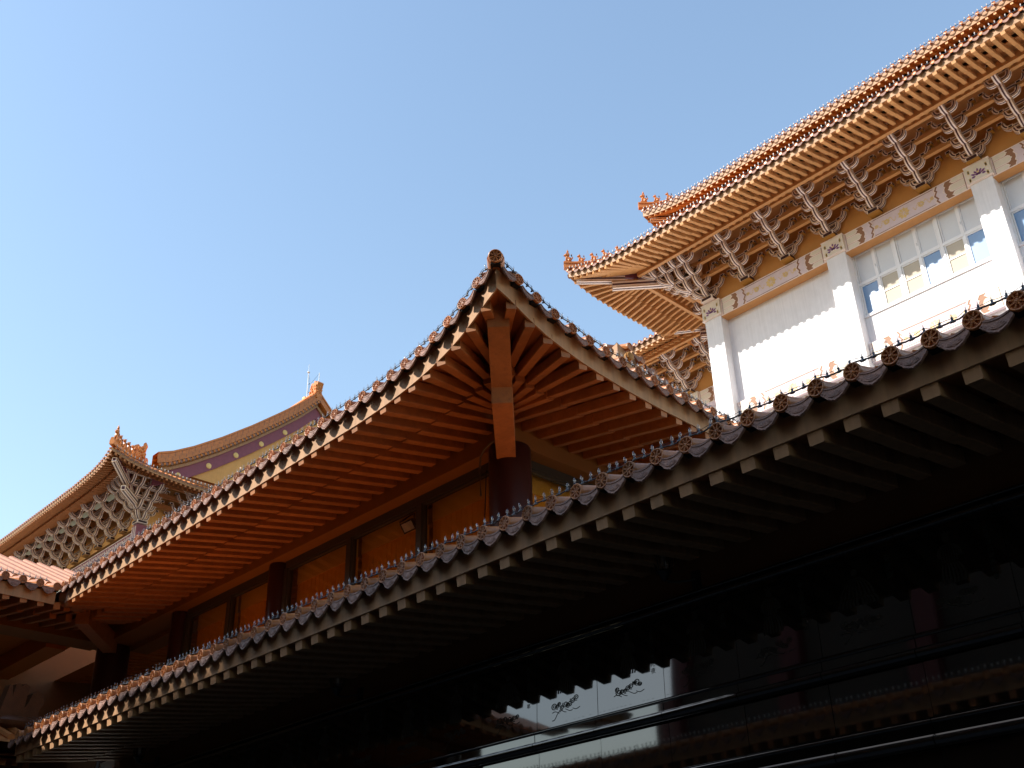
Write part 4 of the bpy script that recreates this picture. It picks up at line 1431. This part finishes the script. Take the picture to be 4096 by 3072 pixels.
# ochre wall zone behind the brackets, and long tie bars under the eave
m = MB()
m.bb(-19.45, 3.5, YF + .10, YB + .4, 24.475, 27.2)
m.bb(-19.8, -19.5, YF + .10, 40, 24.30, 27.2)
m.bb(-42, -19.6, 34.6, 35.3, 24.475, 27.2)
m.build("upper_wall", ['ochre_w'], WH)
m = MB()
for k in range(4):
    o, z = .45 * (k + 1), 24.64 + STEP_Z * (k + 1) + (.30 if k < 3 else -.18)
    hh = .16 if k < 3 else .26
    m.bb(-19.6 - o, 3.5, YF - o - .07, YF - o + .07, z, z + hh)
    m.bb(-19.85 - o - .07, -19.85 - o + .07, YF - o + .075, 34.5 - o, z, z + hh)
    m.bb(-42, -19.85 - o - .075, 34.55 - o - .07, 34.55 - o + .07, z, z + hh)
m.build("eave_purlin", ['rafter_w'], WH)
m = MB()
m.add([(-21.3, 28.0, 26.42), (3.5, 28.0, 26.42), (3.5, 29.6, 26.75), (-19.8, 29.6, 26.75)], [(0, 1, 2, 3)])
m.add([(-21.6, 27.7, 26.52), (-19.8, 29.6, 26.77), (-19.8, 34.6, 26.77), (-21.6, 33.0, 26.52)], [(0, 1, 2, 3)])
m.add([(-42, 33.0, 26.5), (-21.6, 33.0, 26.5), (-19.8, 34.6, 26.75), (-42, 34.6, 26.75)], [(0, 1, 2, 3)])
m.build("eave_ceiling", ['soffit_w'], WH)
BX = [-17.82, -16.08, -14.33, -12.60, -10.86, -9.11, -7.38, -5.64, -3.89, -2.15, -.4]
copies(T_BRK, WH, [Matrix.Translation((x, YF, 24.66)) for x in BX])
copies(T_CBRK, WH, [Matrix.Translation((-19.55, YF + .02, 24.66))])
Rl = Matrix.Rotation(radians(-90), 4, 'Z')
copies(T_BRK, WH, [Matrix.Translation((-19.85, 31.3, 24.66)) @ Rl, Matrix.Translation((-19.85, 33.0, 24.66)) @ Rl])
copies(T_BRK, WH, [Matrix.Translation((x, 34.5, 24.66)) for x in (-24.5, -22.75, -26.25, -28.0, -29.75)])

# windows of the white hall: three pairs of lights per bay
def wh_window(x0, x1, first=True):
    z0, zt, z1 = 21.30, 22.55, 23.80
    n = 3
    wd_ = (x1 - x0) / n
    for i in range(n):
        a, b = x0 + wd_ * i, x0 + wd_ * (i + 1)
        c = (a + b) / 2
        m = MB()
        y0, y1 = YB + .02, YB + .12
        for (xa, xb, za, zb) in ((a, a + .055, z0, z1), (b - .055, b, z0, z1), (a + .055, b - .055, z0, z0 + .05), (a + .055, b - .055, z1 - .06, z1), (a + .055, b - .055, zt - .045, zt + .045),
                                 (c - .045, c + .045, z0 + .06, zt - .05), (c - .045, c + .045, zt + .05, z1 - .07)):
            m.bb(xa, xb, y0, y1, za, zb)
        # inner sash lips
        for (za, zb) in ((z0 + .06, zt - .05), (zt + .05, z1 - .07)):
            for (xa, xb) in ((a + .07, c - .045), (c + .045, b - .07)):
                m.bb(xa, xa + .035, y0 + .03, y1, za, zb)
                m.bb(xb - .035, xb, y0 + .03, y1, za, zb)
                m.bb(xa + .035, xb - .035, y0 + .03, y1, za, za + .035)
                m.bb(xa + .035, xb - .035, y0 + .03, y1, zb - .035, zb)
        w = m.build("window", ['frame_white'], WH)
        bl = (i == 0) != (not first)
        specs = [((a + .105, c - .08), 1, 'frost'), ((c + .08, b - .105), 1, 'frost')]
        specs += [((a + .105, c - .08), 0, 'skypane' if bl else 'blind'), ((c + .08, b - .105), 0, 'blind' if bl else 'skypane')]
        for (xa, xb), up, mt in specs:
            p = MB()
            za, zb = (zt + .085, z1 - .105) if up else (z0 + .095, zt - .085)
            p.bb(xa, xb, y0 + .065, y0 + .085, za, zb)
            if mt == 'blind':
                p.bb(xa, xb, y0 + .04, y0 + .064, (za + zb) / 2 - .02, (za + zb) / 2 + .02, 1)
            o = bpy.data.objects.new("pane", p.mesh("pane", [mt, 'frame_white']))
            COL.objects.link(o)
            o.parent = w
        for xx in (c - .0, ):
            l = MB(); l.box((xx, y0 - .012, zt + .45), .012, .012, .05); l.box((xx, y0 - .012, z0 + .5), .012, .012, .05)
            o = bpy.data.objects.new("latch", l.mesh("latch", ['steel'])); COL.objects.link(o); o.parent = w
wh_window(-13.97, -9.46)
wh_window(-8.75, -4.24)
wh_window(-3.53, .98)
m = MB()
for a, b in ((-13.97, -9.46), (-8.75, -4.24), (-3.53, .98)):
    m.bb(a, b, YB - .05, YB + .2, 21.22, 21.298)
m.build("window_sill", ['white'], WH)

# upper tier
LIFT_U = table([(0, .42), (.3, .31), (.6, .24), (.9, .17), (1.2, .12), (1.8, .06), (2.6, 0), (60, 0)])
uc = V3((-23.6, 31.1, 31.66))
ku = dict(kw)
u1 = Eave(uc, (1, 0, 0), (0, 1, 0), 27.0, LIFT_U, fl(.10), fan=2.6, **ku)
u2 = Eave(uc, (0, 1, 0), (1, 0, 0), 12.0, LIFT_U, fl(.10), fan=2.6, **ku)
u1.s_tile = u2.s_tile = .15
m = MB(); u1.mesh_tiles(m, .15, 88); u2.mesh_tiles(m, .45, 36); m.build("upper_eave_tiles", ['tile_o', 'drip'], WH, True)
m = MB(); u1.rafters(None, .36, 88, mb=m); u2.rafters(None, .36, 38, mb=m); m.build("upper_rafters", ['rafter_w'], WH)
m = MB(); u1.fascia(None, 0, 27, 90, mb=m); u2.fascia(None, 0, 12, 50, mb=m); m.build("upper_fascia", ['fascia'], WH)
m = MB(); u1.board(None, 0, 27, 60, mb=m); u2.board(None, 0, 12, 50, mb=m); m.build("upper_soffit", ['soffit_w'], WH)
m = MB(); u1.roof(None, 0, 27, 7, .7, mb=m); u2.roof(None, 0, 12, 7, .7, mb=m); m.build("upper_roof", ['tile_o'], WH, True)
m = MB(); m.bb(-20.2, 3.5, 34.5, 43, 27, 32.6); m.build("upper_tier_wall", ['ochre_wall'], WH)
def ud(t, z, o=0.0):
    return V3((-23.6 + t, 31.1 + t, z))
hip_rafters(WH, ud, 31.50, 31.2, 31.3, .30, 1.25, 3.0)

def hip_ridge(root, f, zs, beasts, name="hip_ridge", r=.10, h=.42):
    m = MB()
    pts = [f(t, z) for t, z in zs]
    for a, b in zip(pts, pts[1:]):
        m.beam(a, b, .20, .20)
        m.beam(a + ZU * .20, b + ZU * .20, .26, .05)
    m.tube([p + ZU * .27 for p in pts], .075, 8)
    m.build(name, ['tile_o'], root, True)
    for i, (t, z) in enumerate(beasts):
        big = i == 0
        m = MB()
        p = f(t, z)
        roof_beast(m, p, h * (1.15 if big else 1), atan2((f(0, 0) - f(1, 0)).y, (f(0, 0) - f(1, 0)).x), big)
        m.build("roof_figure", ['tile_o'], root, True)
hip_ridge(WH, wd, [(-.02, 26.46), (.5, 26.42), (1.0, 26.50), (1.6, 26.75), (2.6, 27.3), (4.5, 28.4)], [(.10, 26.74), (.45, 26.72), (.80, 26.78), (1.12, 26.92), (1.5, 27.06)])
hip_ridge(WH, ud, [(-.02, 32.20), (.5, 32.18), (1.0, 32.3), (2.0, 32.8), (4.5, 34.4)], [(.16, 32.52), (.56, 32.54), (.95, 32.64)])
for ps in ((w1, .2, 26.8, .152, "string of tiny clear bulbs along the lower eave of the tall white hall"), (u1, .2, 26.8, .17, "string of tiny clear bulbs along the topmost eave of the tall white hall")):
    string_light("string_light", ps[0], ps[1], ps[2], ps[3], ps[4], off_h=.10, parts=False, k=1.6, sag=.02)

# ================================================================== FAR HALL
FR = thing("far_hall", (-66, 30, 0), "distant hall at far left with gabled orange roof, plum gable band and dense painted brackets", "temple hall")
LIFT_F = table([(0, .95), (.7, .75), (1.4, .55), (3.1, .30), (5.7, .12), (9, .07), (15, 0), (60, 0)])
kf = dict(D=3.2, slope=.42, h_fly=-.37, d_fly=.12, h_in=-.05, d_in=1.3, fas=(-.24, -.03), sp=.33, rh=.15, ih=.16, ks=1.3)
fc = V3((-60.96, 24.8, 31.85))
f1 = Eave(fc, (-1, 0, 0), (0, 1, 0), 32, LIFT_F, fl(.2), fan=3.0, **kf)
f2 = Eave(fc, (0, 1, 0), (-1, 0, 0), 26, LIFT_F, fl(.2), fan=3.0, **kf)
f1.s_tile = f2.s_tile = .33
m = MB(); f1.mesh_tiles(m, .33, 92, 1.1); f2.mesh_tiles(m, .33, 70, 1.1); m.build("eave_tiles", ['tile_o', 'drip'], FR, True)
m = MB(); f1.rafters(None, .4, 92, mb=m); f2.rafters(None, .4, 70, mb=m); m.build("rafters", ['rafter'], FR)
m = MB(); f1.fascia(None, 0, 32, 90, mb=m, d0=.1); f2.fascia(None, 0, 26, 60, mb=m, d0=.1); m.build("fascia", ['fascia'], FR)
m = MB(); f1.board(None, 0, 32, 60, mb=m); f2.board(None, 0, 26, 50, mb=m); m.build("soffit", ['soffit'], FR)
m = MB(); f1.roof(None, 0, 32, 5.0, .55, mb=m); f2.roof(None, 0, 26, 4.4, .55, mb=m); m.build("roof", ['tile_o'], FR, True)
def fd(t, z, o=0.0):
    return V3((-60.96 - t, 24.8 + t, z))
hip_rafters(FR, fd, 32.0, 31.0, 31.0, .5, 2.0, 3.6, drop=.5, w=.34, h=.36)
def far_ridge():
    m = MB()
    pts = [fd(t, z) for t, z in [(-.05, 32.85), (.6, 32.9), (1.5, 33.1), (2.6, 33.45), (3.4, 33.8), (4.2, 34.3)]]
    for a, b in zip(pts, pts[1:]):
        m.beam(a, b, .30, .30)
    m.tube([p + ZU * .36 for p in pts], .12, 8)
    m.build("hip_ridge", ['tile_o'], FR, True)
    for t, z, h, rd in ((.40, 33.25, .95, True), (.9, 33.3, .85, False), (1.42, 33.4, .85, False), (1.92, 33.55, .85, False), (2.45, 33.7, .85, False)):
        m = MB(); roof_beast(m, fd(t, z), h, radians(-45), rd); m.build("roof_figure", ['tile_o'], FR, True)
    # scroll at the head of the hip ridge
    m = MB()
    fr = (fd(3.3, 33.75), V3((.35, .55, 0)), ZU * .82, V3((.84, -.54, 0)))
    m.poly([(-.55, 0), (.6, 0), (.62, .5), (.50, .95), (.56, 1.35), (.66, 1.62), (.50, 1.82), (.30, 1.70), (.24, 1.35), (.12, 1.05), (-.02, 1.2), (-.06, 1.5), (-.20, 1.62), (-.48, 1.55), (-.62, 1.35), (-.50, 1.1), (-.56, .6)], fr, .20, 0, -.20)
    for k in range(30):
        m.blob(fr[0] + fr[1] * random.uniform(-.5, .55) + ZU * random.uniform(.1, 1.1) + fr[3] * .2, .10, .10, .13, 0, 6, 5)
    m.build("ridge_scroll", ['tile_o'], FR, True)
far_ridge()
FY, FX = 29.4, -65.5
m = MB(); m.bb(-95, FX - .1, FY + .1, 52, 0, 30.0); m.build("wall", ['cream'], FR)
m = MB(); m.bb(-95, FX + .05, FY - .02, 50, 30.15, 33.4); m.build("upper_wall", ['yellow'], FR)
def far_frieze(name, z0, z1):
    m = MB()
    m.bb(-95, FX - .3, FY - .12, FY + .1, z0, z1, 0)
    m.bb(FX - .1, FX + .15, FY + .3, 50, z0, z1, 0)
    rnd = random.Random(3)
    for i in range(90):
        x = FX - .5 - i * .32
        fr = (V3((x, FY - .12, (z0 + z1) / 2)), V3((1, 0, 0)), ZU, V3((0, -1, 0)))
        for k in range(4):
            a = k * pi / 2 + i * .4
            cx, cz = .09 * cos(a), .20 * sin(a)
            m.poly([(cx + .085 * cos(t * pi / 4), cz + .085 * sin(t * pi / 4)) for t in range(8)], fr, .006, 1)
            m.poly([(cx + .045 * cos(t * pi / 4), cz + .045 * sin(t * pi / 4)) for t in range(8)], fr, .010, 2)
    for z in (z0 + .04, z1 - .08):
        m.bb(-95, FX - .3, FY - .15, FY - .121, z, z + .05, 1)
    return m.build(name, ['plum', 'bwhite', 'brown'], FR)
far_frieze("frieze", 29.0, 29.85)
m = MB(); m.bb(FX - .45, FX + .25, FY - .3, FY + .4, 0, 30.1); m.build("pillar", ['plum'], FR)
m = MB()
for dx in (-.28, -.05, .18):
    m.bb(FX - .1 + dx - .03, FX - .1 + dx + .03, FY - .325, FY - .301, 20, 30.0)
m.build("pillar_stripes", ['bwhite'], FR)
SB = Matrix.Scale(1.42, 4)
copies(T_BRK, FR, [Matrix.Translation((FX - 2.0 - 1.86 * i, FY - .02, 30.42)) @ SB for i in range(12)])
copies(T_CBRK, FR, [Matrix.Translation((FX - .05, FY, 30.42)) @ Matrix.Rotation(radians(90), 4, 'Z') @ SB])
Rr = Matrix.Rotation(radians(90), 4, 'Z')
copies(T_BRK, FR, [Matrix.Translation((FX + .05, FY + 2.6 + 1.86 * i, 30.42)) @ Rr @ SB for i in range(5)])
m = MB()
for k in range(4):
    o, z = .64 * (k + 1), 30.4 + .476 * (k + 1) + .5
    m.bb(-95, FX + o, FY - o - .09, FY - o + .09, z, z + .3)
    m.bb(FX + o - .09, FX + o + .09, FY - o + .095, 50, z, z + .3)
m.build("eave_purlin", ['rafter'], FR)
# gable end
GX = -62.75
gc = [(28.6, 33.55), (29.6, 33.95), (31.0, 34.75), (33.0, 36.1), (35.2, 37.75), (37.4, 39.55), (39.2, 41.1), (40.6, 42.5)]
full = gc + [(81.2 - y, z) for y, z in gc[::-1]]
m = MB()
def along_pre(t):
    for (y0, z0), (y1, z1) in zip(gc, gc[1:]):
        d = sqrt((y1 - y0) ** 2 + (z1 - z0) ** 2)
        if t <= d:
            return y0 + (y1 - y0) * t / d, z0 + (z1 - z0) * t / d
        t -= d
    return gc[-1]
k = len(full)
m.add([(GX - .3, y, z - .2) for y, z in full] + [(GX - .8, y, z - .2) for y, z in full], [tuple(range(k)), tuple(range(2 * k - 1, k - 1, -1))] + [(i, k + i, k + (i + 1) % k, (i + 1) % k) for i in range(k)])
m.build("gable_wall", ['yellow'], FR)
def gable_band(name, h0, h1, x0, x1, mt, step=None):
    m = MB()
    vs = []
    for y, z in full:
        vs += [(x0, y, z + h0), (x1, y, z + h0), (x1, y, z + h1), (x0, y, z + h1)]
    fs = []
    for i in range(k - 1):
        for j in range(4):
            fs.append((4 * i + j, 4 * i + (j + 1) % 4, 4 * i + 4 + (j + 1) % 4, 4 * i + 4 + j))
    m.add(vs, fs)
    return m.build(name, [mt], FR)
gable_band("plum_band", -1.65, -.72, GX - .5, GX - .18, 'plum')
gable_band("verge_board", -.73, -.50, GX - .5, GX - .05, 'fascia')
gable_band("verge", -.22, .10, GX - .6, GX + .22, 'tile_o')
gable_band("verge_ridge", .102, .46, GX - .6, GX + .12, 'tile_o')
gable_band("verge_cap", .462, .60, GX - .6, GX + .18, 'tile_o')
m = MB()
for i in range(30):
    y, z = along_pre(.3 + i * .52)
    m.bb(GX + .12, GX + .128, y - .012, y + .012, z + .10, z + .46)
    m.bb(GX + .22, GX + .228, y + .25, y + .274, z + .0, z + .28)
m.build("verge_joints", ['drip'], FR)
# roof slopes behind the gable
m = MB()
m.add([(GX - .6, y, z - .05) for y, z in full] + [(-96, y, z - .05) for y, z in full], [(i, i + 1, k + i + 1, k + i) for i in range(k - 1)])
m.build("main_roof", ['tile_o'], FR, True)
def along(t):
    """point on the near verge curve, t = distance"""
    for (y0, z0), (y1, z1) in zip(gc, gc[1:]):
        d = sqrt((y1 - y0) ** 2 + (z1 - z0) ** 2)
        if t <= d:
            return y0 + (y1 - y0) * t / d, z0 + (z1 - z0) * t / d
        t -= d
    return gc[-1]
m = MB()
for i in range(42):
    y, z = along(.2 + i * .36)
    c = V3((GX + .16, y, z - .32))
    m.tube([c + V3((-.25, 0, .10)), c, c + V3((.10, 0, -.03))], .082, 10, 0)
    y2, z2 = along(.38 + i * .36)
    fr = (V3((GX + .20, y2, z2 - .30)), V3((0, 1, 0)), ZU, V3((1, 0, 0)))
    m.poly([(-.14, .04), (-.10, -.10), (0, -.20), (.10, -.10), (.14, .04)], fr, .02, 1, -.02)
m.build("verge_tiles", ['tile_o', 'drip'], FR, True)
for tt in (1.8, 4.3, 6.7, 9.1, 11.5):
    y, z = along(tt)
    m = MB(); m.lathe([(.20, 0), (.20, .03), (.17, .05), (.0001, .05)], c=(GX - .18, y + .1, z - 1.22), n=20, ax=V3((1, 0, 0)), cap=False)
    m.build("gable_dot", ['dot'], FR, True)
# main ridge with dragon-mouth end
m = MB()
m.bb(-96, GX - .2, 40.35, 40.85, 42.3, 42.85)
m.bb(-96, GX - .15, 40.25, 40.95, 42.85, 42.97)
m.build("main_ridge", ['tile_o'], FR)
m = MB()
SR = .56
fr = (V3((GX - .35, 40.6, 42.45)), V3((SR, 0, 0)), V3((0, 0, SR)), V3((0, -1, 0)))
m.poly([(-1.0, 0), (1.0, 0), (.95, .6), (.75, 1.2), (.95, 1.9), (1.15, 2.3), (.95, 2.55), (.65, 2.4), (.5, 2.75), (.2, 2.8), (.1, 2.4), (-.15, 2.65), (-.5, 2.6), (-.4, 2.1), (-.65, 1.7), (-.5, 1.2), (-.9, .8)], fr, .26, 0, -.26)
for q in range(26):
    m.blob(fr[0] + V3((random.uniform(-.7, .8) * SR, -.27, random.uniform(.2, 2.2) * SR)), .10, .08, .10, 0, 6, 5)
    m.blob(fr[0] + V3((random.uniform(.75, .95) * SR, random.uniform(-.2, .2), random.uniform(.2, 2.2) * SR)), .06, .08, .09, 0, 6, 5)
m.build("ridge_end", ['tile_o'], FR, True)
RX = GX - 1.55
m = MB(); m.box((RX, 40.6, 42.9), .16, .3, .28); m.build("rod_plinth", ['dot'], FR)
t = thing("lightning_rod", (RX, 40.6, 43.1), "thin pale lightning rod with a wire standing beside the distant ridge end", "lightning rod")
m = MB(); m.tube([(RX, 40.6, 43.0), (RX, 40.6, 45.4)], .032, 8); m.tube([(RX, 40.6, 45.4), (RX, 40.6, 46.2)], .016, 8)
m.lathe([(.03, 0), (.10, .05), (.10, .12), (.03, .17)], c=(RX, 40.6, 45.4), n=12); m.build("mast", ['steel'], t, True)
m = MB(); m.tube([(GX - .02, 40.6, 43.7), (GX - .02, 40.6, 44.75)], .028, 8); m.build("short_mast", ['steel'], t, True)
m = MB(); m.tube([(RX + .03, 40.6, 45.2), (RX + .22, 40.6, 44.8), (RX + .28, 40.6, 44.3), (RX + .22, 40.6, 43.8), (RX + .3, 40.6, 43.4)], .011, 5)
m.tube([(RX + .5, 40.6, 44.3), (GX - .02, 40.6, 44.72)], .009, 5)
for z in (44.35, 43.6):
    m.tube([(RX, 40.6, z), (RX + .25, 40.6, z)], .01, 5); m.blob((RX + .25, 40.6, z), .045, .045, .045, 0, 8, 6)
m.build("wire", ['black'], t, True)
string_light("string_light", f2, .4, 22, .26, "string of tiny clear bulbs along the right eave of the distant hall", off_h=.12, parts=False, k=2.6, sag=.02)

# ================================================================== ACROSS THE COURTYARD (behind the camera, seen in the granite)
OC = thing("opposite_cloister", (0, -1.6, 0), "low tiled cloister on the near side of the courtyard, seen mirrored in the black granite", "cloister")
eo = Eave((-32, .50, 5.65), (1, 0, 0), (0, -1, 0), 46, D=1.72, slope=.25, h_fly=-.36, d_fly=.12, h_in=-.185, d_in=1.03, fas=(-.25, -.03), sp=.2985)
eo.s_tile = .15
m = MB(); eo.mesh_tiles(m, .15, 153); m.build("eave_tiles", ['tile', 'drip'], OC, True)
m = MB(); eo.rafters(None, .1, 153, mb=m); m.build("rafters", ['rafter'], OC)
m = MB(); eo.fascia(None, 0, 46, mb=m); m.build("fascia", ['fascia'], OC)
m = MB(); eo.board(None, 0, 46, mb=m); m.build("soffit", ['soffit'], OC)
m = MB(); eo.roof(None, 0, 46, 2.0, .12, mb=m, barrels=False); m.build("roof", ['tile'], OC, True)
m = MB(); m.bb(-32, 14, -1.9, -1.5, 0, 5.7); m.build("wall", ['darkwall'], OC)
string_light("string_light", eo, 3, 43, .10, "string of bulbs on the near cloister eave, seen mirrored in the granite", off_h=.10, parts=False, k=1.0)

OH = thing("opposite_hall", (0, -27, 0), "tall hall behind the viewer that shades the courtyard, seen mirrored in the black granite", "temple hall")
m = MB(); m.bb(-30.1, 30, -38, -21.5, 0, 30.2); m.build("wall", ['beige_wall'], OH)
m = MB()
for x in (-29.6, -24, -18, -12, -6, 0, 6, 12, 18, 24):
    m.bb(x - .45, x + .45, -21.48, -21.0, 0, 27.0)
m.build("pillars", ['red'], OH)
m = MB(); m.bb(-30.2, 30, -21.46, -20.9, 28.4, 29.8); m.build("beam", ['red'], OH)
eh = Eave((-30.3, -19.6, 30.8), (1, 0, 0), (0, -1, 0), 60, D=2.6, slope=.3, sp=.30)
eh.s_tile = .15
m = MB(); eh.board(None, 0, 60, mb=m); m.build("soffit", ['soffit'], OH)
m = MB(); eh.fascia(None, 0, 60, mb=m); m.build("fascia", ['fascia'], OH)
m = MB(); eh.mesh_tiles(m, .15, 198); m.build("eave_tiles", ['tile', 'drip'], OH, True)
m = MB(); eh.roof(None, 0, 60, 9, .55, mb=m, barrels=False); m.build("roof", ['tile'], OH, True)
